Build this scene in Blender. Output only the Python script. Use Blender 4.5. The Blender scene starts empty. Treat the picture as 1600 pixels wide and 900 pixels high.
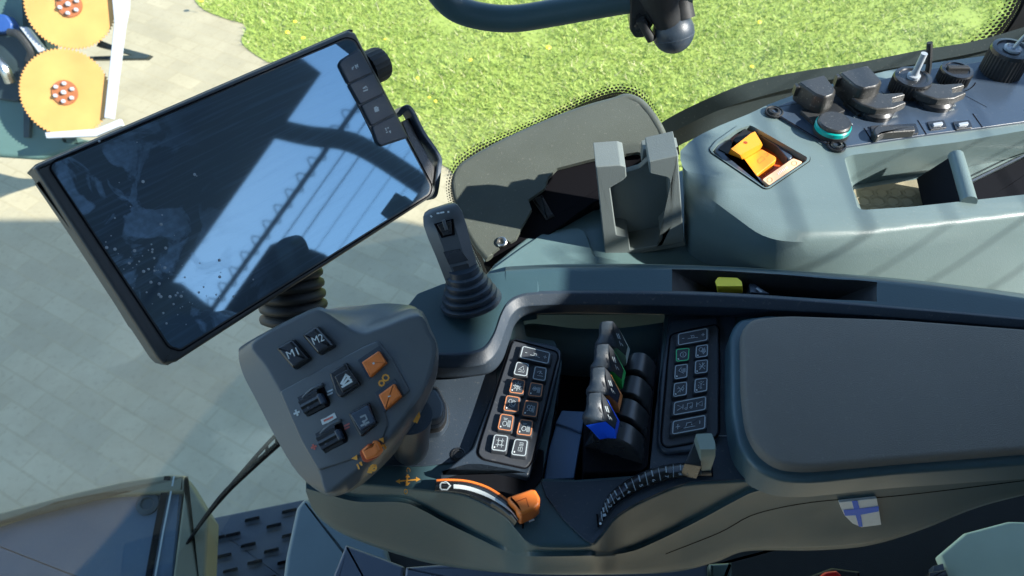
import bpy, bmesh, math, random
from mathutils import Vector, Matrix
from mathutils.geometry import tessellate_polygon
random.seed(7)
S = bpy.context.scene
COL = S.collection
# ------------------------------------------------------------ camera
PITCH = math.radians(50); F = 1200.0
CAM = Vector((0, -.62*math.cos(PITCH), .62*math.sin(PITCH)))
cd = bpy.data.cameras.new('camera'); cam = bpy.data.objects.new('camera', cd); COL.objects.link(cam)
cam.location = CAM; cam.rotation_euler = (math.pi/2-PITCH, 0, 0)
cd.sensor_width = 36; cd.lens = 36*F/1600; cd.clip_start = .01; cd.clip_end = 300
cd.dof.use_dof = True; cd.dof.focus_distance = .62; cd.dof.aperture_fstop = 16
S.camera = cam
# ------------------------------------------------------------ light
SUN_EL, SUN_AZ = 34.0, -16.0          # direction TO the sun, azimuth from +X
se, sa = math.radians(SUN_EL), math.radians(SUN_AZ)
SUN = Vector((math.cos(se)*math.cos(sa), math.cos(se)*math.sin(sa), math.sin(se)))
w = bpy.data.worlds.new('World'); S.world = w; w.use_nodes = True
nt = w.node_tree; bg = nt.nodes['Background']; sky = nt.nodes.new('ShaderNodeTexSky')
sky.sky_type = 'NISHITA'; sky.sun_disc = False; sky.sun_elevation = se; sky.sun_rotation = math.pi/2-sa
sky.air_density = 1.2; sky.dust_density = .2; sky.ozone_density = 4.0
nt.links.new(sky.outputs[0], bg.inputs[0]); bg.inputs[1].default_value = .125
sl = bpy.data.lights.new('sun', 'SUN'); sl.energy = 3.6; sl.angle = math.radians(.6); sl.color = (1, .96, .88)
so = bpy.data.objects.new('sun', sl); COL.objects.link(so); so.rotation_euler = SUN.to_track_quat('Z', 'Y').to_euler()
S.view_settings.view_transform = 'Standard'; S.view_settings.look = 'None'
S.view_settings.exposure = 1.72; S.view_settings.gamma = 1
S.render.engine = 'CYCLES'
S.cycles.transparent_max_bounces = 24; S.cycles.max_bounces = 8

# ------------------------------------------------------------ materials
def mat(name, col, rough=.5, spec=.5, bump=0, bscale=900, var=.12, vscale=30, metal=0, dust=0, coat=0, alpha=1):
    m = bpy.data.materials.new(name); m.use_nodes = True
    n = m.node_tree.nodes; l = m.node_tree.links; b = n['Principled BSDF']
    b.inputs['Roughness'].default_value = rough; b.inputs['Metallic'].default_value = metal
    b.inputs['Specular IOR Level'].default_value = spec
    b.inputs['Coat Weight'].default_value = coat
    tc = n.new('ShaderNodeTexCoord')
    nz = n.new('ShaderNodeTexNoise'); nz.inputs['Scale'].default_value = vscale; nz.inputs['Detail'].default_value = 5
    l.new(tc.outputs['Object'], nz.inputs['Vector'])
    mx = n.new('ShaderNodeMix'); mx.data_type = 'RGBA'
    mx.inputs[6].default_value = (*[c*(1-var) for c in col], 1); mx.inputs[7].default_value = (*[c*(1+var) for c in col], 1)
    l.new(nz.outputs['Fac'], mx.inputs[0]); last = mx.outputs[2]
    if dust:
        n2 = n.new('ShaderNodeTexNoise'); n2.inputs['Scale'].default_value = 420; n2.inputs['Detail'].default_value = 3
        l.new(tc.outputs['Object'], n2.inputs['Vector'])
        r = n.new('ShaderNodeMapRange'); r.inputs[1].default_value = .62; r.inputs[2].default_value = .8; r.inputs[4].default_value = dust
        l.new(n2.outputs['Fac'], r.inputs[0])
        m2 = n.new('ShaderNodeMix'); m2.data_type = 'RGBA'; m2.inputs[7].default_value = (.34, .33, .29, 1)
        l.new(r.outputs[0], m2.inputs[0]); l.new(last, m2.inputs[6]); last = m2.outputs[2]
    l.new(last, b.inputs['Base Color'])
    rr = n.new('ShaderNodeMapRange'); rr.inputs[3].default_value = max(.02, rough-.08); rr.inputs[4].default_value = min(1, rough+.08)
    l.new(nz.outputs['Fac'], rr.inputs[0]); l.new(rr.outputs[0], b.inputs['Roughness'])
    if bump:
        n3 = n.new('ShaderNodeTexNoise'); n3.inputs['Scale'].default_value = bscale; n3.inputs['Detail'].default_value = 2
        l.new(tc.outputs['Object'], n3.inputs['Vector'])
        bp = n.new('ShaderNodeBump'); bp.inputs['Strength'].default_value = bump; bp.inputs['Distance'].default_value = .0004
        l.new(n3.outputs['Fac'], bp.inputs['Height']); l.new(bp.outputs[0], b.inputs['Normal'])
    return m
M = {}
M['body'] = mat('armrest_plastic', (.034, .074, .088), .45, .5, .25, dust=.05)
M['deck'] = mat('deck_plastic', (.030, .044, .062), .5, .4, .35, dust=.2)
M['module'] = mat('module_plastic', (.028, .042, .060), .42, .5, .25, dust=.12)
M['rubber'] = mat('black_rubber', (.022, .024, .026), .6, .35, .2, dust=.1)
M['gloss'] = mat('gloss_black', (.020, .022, .025), .28, .5, 0)
M['key'] = mat('key_rubber', (.036, .042, .052), .6, .4, .2, 1600, dust=.15)
M['grip'] = mat('grip_plastic', (.082, .096, .106), .4, .5, .12, dust=.05)
M['gripback'] = mat('grip_olive', (.06, .065, .05), .35, .5, .1)
M['pad'] = mat('pad_vinyl', (.185, .172, .152), .8, .2, 1.0, 1100, .22, 9, dust=.25)
M['console'] = mat('console_plastic', (.125, .178, .18), .42, .5, .35, var=.16, vscale=12, dust=.18)
M['shelf'] = mat('shelf_plastic', (.10, .165, .17), .4, .5, .3, dust=.1)
M['cover'] = mat('cover_plastic', (.085, .098, .085), .45, .45, .5, 1500, dust=.25)
M['holder'] = mat('holder_plastic', (.15, .18, .18), .6, .3, .5, dust=.1)
M['panel'] = mat('panel_plastic', (.04, .06, .09), .3, .5, .12, dust=.12)
M['cap'] = mat('socket_cap', (.03, .031, .03), .38, .5, .4, dust=.5)
M['orange'] = mat('orange_plastic', (.75, .19, .03), .4, .5, .1, var=.06)
M['yolk'] = mat('yellow_orange_plastic', (.9, .33, .02), .4, .5, .1, var=.06)
M['rust'] = mat('orange_brown', (.35, .06, .01), .45, .4, 0)
M['beige'] = mat('label_beige', (.75, .48, .3), .5, .4, 0)
M['blue'] = mat('blue_plastic', (.01, .1, .85), .4, .5, 0, var=.05)
M['green'] = mat('green_plastic', (.03, .5, .12), .4, .5, 0, var=.05)
M['lorange'] = mat('dull_orange_plastic', (.85, .3, .08), .4, .5, 0, var=.05)
M['lgrey'] = mat('pale_grey_plastic', (.33, .4, .38), .4, .5, 0, var=.05)
M['leverg'] = mat('grey_green_lever', (.22, .27, .23), .35, .5, .1)
M['yellow'] = mat('yellow_plastic', (.95, .78, .05), .45, .4, 0, var=.06)
M['teal'] = mat('teal_ring', (.0, .35, .32), .3, .5, 0)
M['wprint'] = mat('white_print', (.62, .68, .68), .5, .3, 0, var=.1)
M['kprint'] = mat('key_print', (.36, .42, .45), .5, .3, 0, var=.1)
M['dprint'] = mat('faded_print', (.3, .34, .36), .5, .3, 0, var=.2)
M['oprint'] = mat('orange_print', (.5, .2, .09), .5, .3, 0, var=.1)
M['amber'] = mat('amber_print', (.8, .38, .06), .5, .3, 0, var=.1)
M['rprint'] = mat('red_print', (.6, .16, .13), .5, .3, 0, var=.1)
M['gprint'] = mat('green_print', (.05, .55, .22), .5, .3, 0, var=.1)
M['line'] = mat('seam_black', (.004, .004, .006), .8, .1, 0)
M['metal'] = mat('steel', (.5, .5, .48), .3, .5, 0, metal=1)
M['bin'] = mat('near_black_matt', (.006, .007, .010), .8, .1, .2)  # near-black; also colours the divider's shade and the throttle recess
M['mattan'] = mat('tray_rubber_mat', (.32, .29, .2), .8, .2, .6, var=.2)
M['tray'] = mat('blue_tray', (.14, .24, .42), .45, .5, .1)
M['pale'] = mat('painted_sunlit_side', (.75, .85, .8), .5, .4, .1)  # near-white stands for sunlight on the console side
M['bezel'] = mat('monitor_bezel', (.042, .047, .05), .4, .5, .15)
M['rim'] = mat('pad_frame_plastic', (.055, .10, .12), .38, .5, .2)
M['seat'] = mat('seat_fabric', (.03, .033, .035), .9, .2, .8)
M['liner'] = mat('cab_liner', (.10, .12, .15), .8, .2, .3)
M['wires'] = mat('frame_black', (.008, .009, .01), .6, .3, 0)
M['red'] = mat('red_plastic', (.7, .01, .01), .4, .5, 0)
M['flagw'] = mat('sticker_white', (.8, .82, .82), .45, .4, 0, var=.08, vscale=200)
M['flagb'] = mat('sticker_blue', (.03, .16, .85), .45, .4, 0, var=.08)
M['seal'] = mat('window_seal', (.05, .07, .075), .5, .4, .3, dust=.3)
M['mint'] = mat('pale_green_cloth', (.5, .62, .52), .8, .2, .3)
M['clear'] = mat('clear_plastic', (.32, .36, .4), .15, .5, 0)
M['disc'] = mat('orange_saw_disc', (.60, .32, .10), .6, .3, 0, vscale=9, var=.28)
M['hub'] = mat('rusty_hub', (.34, .12, .05), .8, .2, .4)
M['whitebar'] = mat('white_steel', (.42, .45, .50), .5, .4, 0)
M['mblue'] = mat('machine_blue', (.02, .07, .25), .4, .5, 0)
M['mdark'] = mat('machine_dark', (.02, .035, .04), .5, .4, 0, var=.5, vscale=8)
M['mgreen'] = mat('machine_green', (.07, .13, .12), .5, .4, 0, var=.4, vscale=5)
M['fender'] = mat('fender_paint', (.045, .085, .12), .6, .5, .1, dust=.25)
M['olive'] = mat('olive_rim', (.13, .14, .09), .55, .4, .1)
M['step'] = mat('step_plate', (.05, .065, .08), .6, .4, .3, dust=.4)
M['pillar'] = mat('pillar_grey', (.12, .17, .19), .5, .4, .1)
M['tyre'] = mat('tyre', (.02, .02, .02), .9, .2, .5)
M['hood'] = mat('hood_blue', (.08, .1, .14), .5, .4, .1)

def mglass(name, tint, ior=1.45):
    m = bpy.data.materials.new(name); m.use_nodes = True; n = m.node_tree.nodes; l = m.node_tree.links
    n.remove(n['Principled BSDF']); o = n['Material Output']
    t = n.new('ShaderNodeBsdfTransparent'); t.inputs[0].default_value = (*tint, 1)
    g = n.new('ShaderNodeBsdfGlossy'); g.inputs['Roughness'].default_value = .02
    ge = n.new('ShaderNodeNewGeometry'); vm = n.new('ShaderNodeVectorMath'); vm.operation = 'DOT_PRODUCT'
    l.new(ge.outputs['Incoming'], vm.inputs[0]); l.new(ge.outputs['Normal'], vm.inputs[1])
    def mth(op, a, c=0.0):
        k = n.new('ShaderNodeMath'); k.operation = op
        for i, q in enumerate((a, c)):
            if isinstance(q, (int, float)): k.inputs[i].default_value = q
            else: l.new(q, k.inputs[i])
        return k.outputs[0]
    sch = mth('ADD', mth('MULTIPLY', mth('POWER', mth('SUBTRACT', 1.0, mth('ABSOLUTE', vm.outputs['Value'])), 5.0), .9), .06)
    d = n.new('ShaderNodeBsdfDiffuse'); d.inputs[0].default_value = (.45, .6, .66, 1)
    mx = n.new('ShaderNodeMixShader'); l.new(sch, mx.inputs[0]); l.new(t.outputs[0], mx.inputs[1]); l.new(g.outputs[0], mx.inputs[2])
    nz = n.new('ShaderNodeTexNoise'); nz.inputs['Scale'].default_value = 7; tc = n.new('ShaderNodeTexCoord'); l.new(tc.outputs['Object'], nz.inputs['Vector'])
    r = n.new('ShaderNodeMapRange'); r.inputs[1].default_value = .35; r.inputs[2].default_value = .75; r.inputs[4].default_value = .06
    l.new(nz.outputs['Fac'], r.inputs[0])
    m2 = n.new('ShaderNodeMixShader'); l.new(r.outputs[0], m2.inputs[0]); l.new(mx.outputs[0], m2.inputs[1]); l.new(d.outputs[0], m2.inputs[2])
    l.new(m2.outputs[0], o.inputs[0]); return m
M['glass'] = mglass('tinted_glass', (.97, .985, .95))
M['glassf'] = mglass('tinted_windscreen', (.9, .96, .96))

def mfrit():
    m = bpy.data.materials.new('ceramic_dot_band'); m.use_nodes = True; n = m.node_tree.nodes; l = m.node_tree.links
    b = n['Principled BSDF']; o = n['Material Output']
    b.inputs['Base Color'].default_value = (.012, .013, .014, 1); b.inputs['Roughness'].default_value = .5
    uv = n.new('ShaderNodeUVMap'); sp = n.new('ShaderNodeSeparateXYZ'); l.new(uv.outputs[0], sp.inputs[0])
    def mth(op, a, c=None):
        k = n.new('ShaderNodeMath'); k.operation = op
        for i, q in enumerate((a, c)):
            if q is None: continue
            if isinstance(q, (int, float)): k.inputs[i].default_value = q
            else: l.new(q, k.inputs[i])
        return k.outputs[0]
    # uv.x, uv.y in dot pitches; total rows given by z-less encoding: rows 0 (solid) .. 9 (clear)
    y = sp.outputs[1]; x = sp.outputs[0]
    row = mth('FLOOR', y); par = mth('MULTIPLY', mth('MODULO', row, 2.0), .5)
    fx = mth('SUBTRACT', mth('FRACT', mth('ADD', x, par)), .5); fy = mth('SUBTRACT', mth('FRACT', y), .5)
    d = mth('SQRT', mth('ADD', mth('MULTIPLY', fx, fx), mth('MULTIPLY', fy, fy)))
    rad = mth('SUBTRACT', .74, mth('MULTIPLY', y, .11))
    op = mth('LESS_THAN', d, rad)
    t = n.new('ShaderNodeBsdfTransparent'); mx = n.new('ShaderNodeMixShader')
    l.new(op, mx.inputs[0]); l.new(t.outputs[0], mx.inputs[1]); l.new(b.outputs[0], mx.inputs[2]); l.new(mx.outputs[0], o.inputs[0])
    return m
M['frit'] = mfrit()

def mscreen():
    m = bpy.data.materials.new('dusty_screen_glass'); m.use_nodes = True; n = m.node_tree.nodes; l = m.node_tree.links
    b = n['Principled BSDF']; o = n['Material Output']; tc = n.new('ShaderNodeTexCoord')
    b.inputs['Base Color'].default_value = (.02, .025, .035, 1); b.inputs['Roughness'].default_value = .035
    b.inputs['IOR'].default_value = 2.7; b.inputs['Specular Tint'].default_value = (.5, .82, 1, 1)
    d = n.new('ShaderNodeBsdfDiffuse'); d.inputs[0].default_value = (.26, .42, .62, 1)
    # water-mark stain in the left third of the screen (uv.x small)
    uv = n.new('ShaderNodeUVMap'); sp = n.new('ShaderNodeSeparateXYZ'); l.new(uv.outputs[0], sp.inputs[0])
    nz = n.new('ShaderNodeTexNoise'); nz.inputs['Scale'].default_value = 9.5; nz.inputs['Detail'].default_value = 6; nz.inputs['Distortion'].default_value = 1.2
    l.new(uv.outputs[0], nz.inputs['Vector'])
    r1 = n.new('ShaderNodeMapRange'); r1.inputs[1].default_value = .5; r1.inputs[2].default_value = .56; l.new(nz.outputs['Fac'], r1.inputs[0])
    r2 = n.new('ShaderNodeMapRange'); r2.inputs[1].default_value = .38; r2.inputs[2].default_value = .12; l.new(sp.outputs[0], r2.inputs[0])
    mu = n.new('ShaderNodeMath'); mu.operation = 'MULTIPLY'; l.new(r1.outputs[0], mu.inputs[0]); l.new(r2.outputs[0], mu.inputs[1])
    nf = n.new('ShaderNodeTexNoise'); nf.inputs['Scale'].default_value = 45; nf.inputs['Detail'].default_value = 4; l.new(uv.outputs[0], nf.inputs['Vector'])
    mu2 = n.new('ShaderNodeMath'); mu2.operation = 'MULTIPLY'; l.new(mu.outputs[0], mu2.inputs[0]); l.new(nf.outputs['Fac'], mu2.inputs[1])
    # wipe streaks
    mp = n.new('ShaderNodeMapping'); mp.inputs['Rotation'].default_value = (0, 0, .9); mp.inputs['Scale'].default_value = (3, 90, 1); l.new(uv.outputs[0], mp.inputs[0])
    ns = n.new('ShaderNodeTexNoise'); ns.inputs['Scale'].default_value = 1.2; ns.inputs['Detail'].default_value = 3; l.new(mp.outputs[0], ns.inputs['Vector'])
    r3 = n.new('ShaderNodeMapRange'); r3.inputs[1].default_value = .5; r3.inputs[2].default_value = .8; r3.inputs[3].default_value = .18; r3.inputs[4].default_value = .36; l.new(ns.outputs['Fac'], r3.inputs[0])
    ad = n.new('ShaderNodeMath'); ad.operation = 'ADD'; l.new(mu2.outputs[0], ad.inputs[0]); l.new(r3.outputs[0], ad.inputs[1])
    sc = n.new('ShaderNodeMath'); sc.operation = 'MULTIPLY'; sc.inputs[1].default_value = .55; l.new(ad.outputs[0], sc.inputs[0])
    mx = n.new('ShaderNodeMixShader'); l.new(sc.outputs[0], mx.inputs[0]); l.new(b.outputs[0], mx.inputs[1]); l.new(d.outputs[0], mx.inputs[2]); l.new(mx.outputs[0], o.inputs[0])
    return m
M['screen'] = mscreen()

def mground(name, c1, c2, c3, brick):
    m = bpy.data.materials.new(name); m.use_nodes = True; n = m.node_tree.nodes; l = m.node_tree.links; b = n['Principled BSDF']
    b.inputs['Roughness'].default_value = .9; b.inputs['Specular IOR Level'].default_value = .2
    tc = n.new('ShaderNodeTexCoord')
    nz = n.new('ShaderNodeTexNoise'); nz.inputs['Scale'].default_value = 3.5 if brick else 2.2; nz.inputs['Detail'].default_value = 8; nz.inputs['Roughness'].default_value = .65
    l.new(tc.outputs['Object'], nz.inputs['Vector'])
    r = n.new('ShaderNodeValToRGB'); l.new(nz.outputs['Fac'], r.inputs[0])
    r.color_ramp.elements[0].position = .3; r.color_ramp.elements[0].color = (*c1, 1); r.color_ramp.elements[1].position = .7; r.color_ramp.elements[1].color = (*c2, 1)
    last = r.outputs[0]
    if brick:
        mp = n.new('ShaderNodeMapping'); mp.inputs['Rotation'].default_value = (0, 0, .5); l.new(tc.outputs['Object'], mp.inputs[0])
        bt = n.new('ShaderNodeTexBrick'); bt.inputs['Scale'].default_value = 1; bt.inputs['Mortar Size'].default_value = .006
        bt.inputs['Brick Width'].default_value = .17; bt.inputs['Row Height'].default_value = .085; bt.inputs['Mortar Smooth'].default_value = .6
        bt.inputs['Color1'].default_value = (1, 1, 1, 1); bt.inputs['Color2'].default_value = (.82, .83, .85, 1); bt.inputs['Mortar'].default_value = (.85, .84, .81, 1)
        l.new(mp.outputs[0], bt.inputs['Vector'])
        mx = n.new('ShaderNodeMix'); mx.data_type = 'RGBA'; mx.blend_type = 'MULTIPLY'; mx.inputs[0].default_value = .75
        l.new(last, mx.inputs[6]); l.new(bt.outputs[0], mx.inputs[7]); last = mx.outputs[2]
    n2 = n.new('ShaderNodeTexNoise'); n2.inputs['Scale'].default_value = 45; n2.inputs['Detail'].default_value = 4; l.new(tc.outputs['Object'], n2.inputs['Vector'])
    r2 = n.new('ShaderNodeMapRange'); r2.inputs[1].default_value = .55; r2.inputs[2].default_value = .75; r2.inputs[4].default_value = .45; l.new(n2.outputs['Fac'], r2.inputs[0])
    m3 = n.new('ShaderNodeMix'); m3.data_type = 'RGBA'; m3.inputs[7].default_value = (*c3, 1); l.new(r2.outputs[0], m3.inputs[0]); l.new(last, m3.inputs[6])
    l.new(m3.outputs[2], b.inputs['Base Color'])
    return m
M['paving'] = mground('concrete_pavers', (.36, .315, .205), (.46, .405, .27), (.26, .23, .15), True)
M['lawn'] = mground('lawn_soil', (.25, .33, .07), (.33, .40, .09), (.38, .38, .16), False)
def mblade():
    m = bpy.data.materials.new('grass_blade'); m.use_nodes = True; n = m.node_tree.nodes; l = m.node_tree.links; b = n['Principled BSDF']
    at = n.new('ShaderNodeVertexColor'); at.layer_name = 'tint'; l.new(at.outputs[0], b.inputs['Base Color']); b.inputs['Roughness'].default_value = .6
    b.inputs['Specular IOR Level'].default_value = .3
    return m
M['blade'] = mblade()

# ------------------------------------------------------------ geometry helpers
def ray(u, v):
    return Vector((u-800, F*math.cos(PITCH)+(450-v)*math.sin(PITCH), -F*math.sin(PITCH)+(450-v)*math.cos(PITCH)))
class Pl:
    def __init__(s, p, n): s.p = Vector(p); s.n = Vector(n).normalized()
    def at(s, u, v, h=0):
        r = ray(u, v); return CAM + r*(((s.p+s.n*h)-CAM).dot(s.n)/r.dot(s.n))
def H(z): return Pl((0, 0, z), (0, 0, 1))
def U(u, v, z): return H(z).at(u, v)
def PY(y): return Pl((0, y, 0), (0, -1, 0))
def PD(u, v, dist, n):          # plane through the ray of (u,v) at a distance, with normal n
    r = ray(u, v).normalized(); return Pl(CAM+r*dist, n)
def px(s, ox=0, oy=0, k=1.0):   # pixel list from a crop's coordinates
    return [(a/k+ox, b/k+oy) for a, b in s]
def rp(P, r=4, seg=3):          # round polygon corners (2D)
    out = []
    n = len(P)
    for i in range(n):
        a, b, c = Vector(P[i-1][:2]), Vector(P[i][:2]), Vector(P[(i+1) % n][:2])
        d1 = a-b; d2 = c-b
        q = min(r, d1.length*.45, d2.length*.45)
        if q < .05: out.append(tuple(b)); continue
        p1 = b+d1.normalized()*q; p2 = b+d2.normalized()*q
        for k in range(seg+1):
            t = k/seg; out.append(tuple(p1*(1-t)**2+b*2*t*(1-t)+p2*t*t))
    return out
def cr(P, n=5, closed=False):   # Catmull-Rom through points of any dimension
    P = [Vector(p) for p in P]; N = len(P); out = []
    rng = N if closed else N-1
    for i in range(rng):
        p0 = P[i-1] if (closed or i > 0) else P[0]*2-P[1]
        p1 = P[i]; p2 = P[(i+1) % N]
        p3 = P[(i+2) % N] if (closed or i+2 < N) else P[-1]*2-P[-2]
        for k in range(n):
            t = k/n
            out.append(.5*((2*p1)+(p2-p0)*t+(2*p0-5*p1+4*p2-p3)*t*t+(3*p1-p0-3*p2+p3)*t**3))
    if not closed: out.append(P[-1].copy())
    return out
def inset(P, n, d):
    N = len(P); out = []
    area = sum((P[i].cross(P[(i+1) % N])).dot(n) for i in range(N)); sg = 1 if area > 0 else -1
    for i in range(N):
        e1 = P[i]-P[i-1]; e2 = P[(i+1) % N]-P[i]
        if e1.length < 1e-9: e1 = e2
        if e2.length < 1e-9: e2 = e1
        e1 = e1.normalized(); e2 = e2.normalized()
        n1 = n.cross(e1)*sg; n2 = n.cross(e2)*sg; b = n1+n2
        if b.length < 1e-4: out.append(P[i]+n1*d); continue
        b.normalize(); out.append(P[i]+b*(d/max(.45, b.dot(n1))))
    return out
class MB:
    def __init__(s): s.v = []; s.f = []; s.m = []; s.mats = []; s.uv = {}
    def mi(s, m):
        m = M[m] if isinstance(m, str) else m
        if m not in s.mats: s.mats.append(m)
        return s.mats.index(m)
    def add(s, vs, fs, m):
        o = len(s.v); s.v += [Vector(q) for q in vs]; k = s.mi(m)
        for f in fs: s.f.append([i+o for i in f]); s.m.append(k)
        return s
    def poly(s, P, m, holes=()):
        if not holes: return s.add(P, [list(range(len(P)))], m)
        allp = [P]+list(holes); flat = [q for L in allp for q in L]
        return s.add(flat, [list(t) for t in tessellate_polygon(allp)], m)
    def loft(s, R, m, closed=True, c0=False, c1=False):
        n = len(R[0]); vs = [q for r in R for q in r]; fs = []
        for i in range(len(R)-1):
            for j in range(n if closed else n-1):
                k = (j+1) % n; fs.append([i*n+j, i*n+k, (i+1)*n+k, (i+1)*n+j])
        if c0: fs.append(list(range(n)))
        if c1: fs.append([(len(R)-1)*n+j for j in range(n)])
        return s.add(vs, fs, m)
    def prism(s, T, down, bev, m, msides=None, draft=0):
        dn = down.normalized(); n = -dn; L = down.length
        rings = []
        if bev > 0:
            for k in range(4):
                a = k/3*math.pi/2
                rings.append([p+dn*(bev*(1-math.sin(a))) for p in (inset(T, n, bev*(1-math.cos(a))) if k < 3 or True else T)][:])
            # order: top inset first
            rings = []
            for k in range(4):
                a = (1-k/3)*math.pi/2     # a=90 -> top
                rings.append([p+dn*(bev*(1-math.sin(a))) for p in inset(T, n, bev*(1-math.cos(a)))])
        else: rings = [list(T)]
        bot = [p+down for p in (inset(T, n, -draft) if draft else T)]
        s.add(rings[0], [list(range(len(T)))], m)
        if len(rings) > 1: s.loft(rings, m)
        s.loft([rings[-1], bot], msides or m)
        s.add(bot, [list(range(len(bot)))], msides or m)
        return s
    def chip(s, pl, P, ht, hb, bev=.001, m='deck', r=3, msides=None, draft=0, smooth=False):
        Q = cr(P, 5, True) if smooth else (rp(P, r) if r else P)
        T = [pl.at(q[0], q[1], ht) for q in Q]
        return s.prism(T, -pl.n*(ht-hb), bev, m, msides, draft)
    def tube(s, path, r, m, seg=12, caps=True):
        R = []; N = len(path)
        up = Vector((0, 0, 1)); t0 = (path[1]-path[0]).normalized()
        if abs(t0.z) > .9: up = Vector((0, 1, 0))
        x = t0.cross(up).normalized()
        for i in range(N):
            t = (path[min(i+1, N-1)]-path[max(i-1, 0)]).normalized()
            x = (x-t*x.dot(t)).normalized(); y = t.cross(x)
            rr = r[i] if isinstance(r, (list, tuple)) else r
            R.append([path[i]+(x*math.cos(a)+y*math.sin(a))*rr for a in (2*math.pi*k/seg for k in range(seg))])
        return s.loft(R, m, True, caps, caps)
    def lathe(s, o, ax, prof, m, seg=32, knurl=0, xdir=None, sx=1):
        ax = ax.normalized(); x = xdir or (Vector((1, 0, 0)) if abs(ax.x) < .8 else Vector((0, 1, 0)))
        x = (x-ax*x.dot(ax)).normalized(); y = ax.cross(x); R = []
        for (r, h) in prof:
            R.append([o+ax*h+(x*math.cos(a)*sx+y*math.sin(a))*(r*(1-(knurl if k % 2 else 0))) for k, a in ((k, 2*math.pi*k/seg) for k in range(seg))])
        return s.loft(R, m, True, prof[0][0] > 1e-5, prof[-1][0] > 1e-5)
    def box(s, c, X, Y, Z, m, bev=.0008):   # half-extent vectors
        T = [c+Z-X-Y, c+Z+X-Y, c+Z+X+Y, c+Z-X+Y]
        return s.prism(T, -Z*2, bev, m)
    def ribbon(s, P, wd, n, m, closed=False, lift=0):
        N = len(P); A = []; B = []
        for i in range(N):
            a = P[i-1] if (closed or i) else P[i]; b = P[(i+1) % N] if (closed or i < N-1) else P[i]
            t = (b-a).normalized(); sd = n.cross(t).normalized()
            A.append(P[i]+sd*wd/2+n*lift); B.append(P[i]-sd*wd/2+n*lift)
        if closed: A.append(A[0]); B.append(B[0])
        return s.loft([A, B], m, closed=False)
    def line(s, pl, P, wd, m, h=0, closed=False, curve=False):
        Q = cr(P, 5, closed) if curve else P
        return s.ribbon([pl.at(q[0], q[1], h) for q in Q], wd, pl.n, m, closed)
def quad(q, s_, t):   # bilinear in a quad TL TR BR BL ; s right, t down
    return (q[0]*(1-s_)+q[1]*s_)*(1-t)+(q[3]*(1-s_)+q[2]*s_)*t
_fc = {}
def glyphs(txt):
    if txt not in _fc:
        c = bpy.data.curves.new('t', 'FONT'); c.body = txt; c.size = 1; c.resolution_u = 2; c.offset = .0
        o = bpy.data.objects.new('t', c); COL.objects.link(o)
        dg = bpy.context.evaluated_depsgraph_get(); me = o.evaluated_get(dg).to_mesh()
        vs = [v.co.copy() for v in me.vertices]; fs = [list(p.vertices) for p in me.polygons]
        o.evaluated_get(dg).to_mesh_clear(); bpy.data.objects.remove(o); bpy.data.curves.remove(c)
        x0 = min(v.x for v in vs); x1 = max(v.x for v in vs); y0 = min(v.y for v in vs); y1 = max(v.y for v in vs)
        vs = [((v.x-x0)/(x1-x0), 1-(v.y-y0)/(y1-y0)) for v in vs]
        _fc[txt] = (vs, fs)
    return _fc[txt]
def text(mb, q, txt, m):      # q: four world points TL TR BR BL of the word's box
    vs, fs = glyphs(txt); mb.add([quad(q, a, b) for a, b in vs], fs, m)
def tpx(mb, pl, c, wd, ht, ang, txt, m, h=0):   # word centred on pixel c, px size, angle (deg, clockwise in picture)
    a = math.radians(ang); X = Vector((math.cos(a), math.sin(a)))*wd/2; Y = Vector((-math.sin(a), math.cos(a)))*ht/2
    c = Vector(c); q = [pl.at(*(c-X-Y), h), pl.at(*(c+X-Y), h), pl.at(*(c+X+Y), h), pl.at(*(c-X+Y), h)]
    text(mb, q, txt, m)
def circ(cx, cy, r, n=12, a0=0, a1=2*math.pi, ry=None):
    ry = ry or r
    return [(cx+r*math.cos(a0+(a1-a0)*k/n), cy+ry*math.sin(a0+(a1-a0)*k/n)) for k in range(n+1)]
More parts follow.
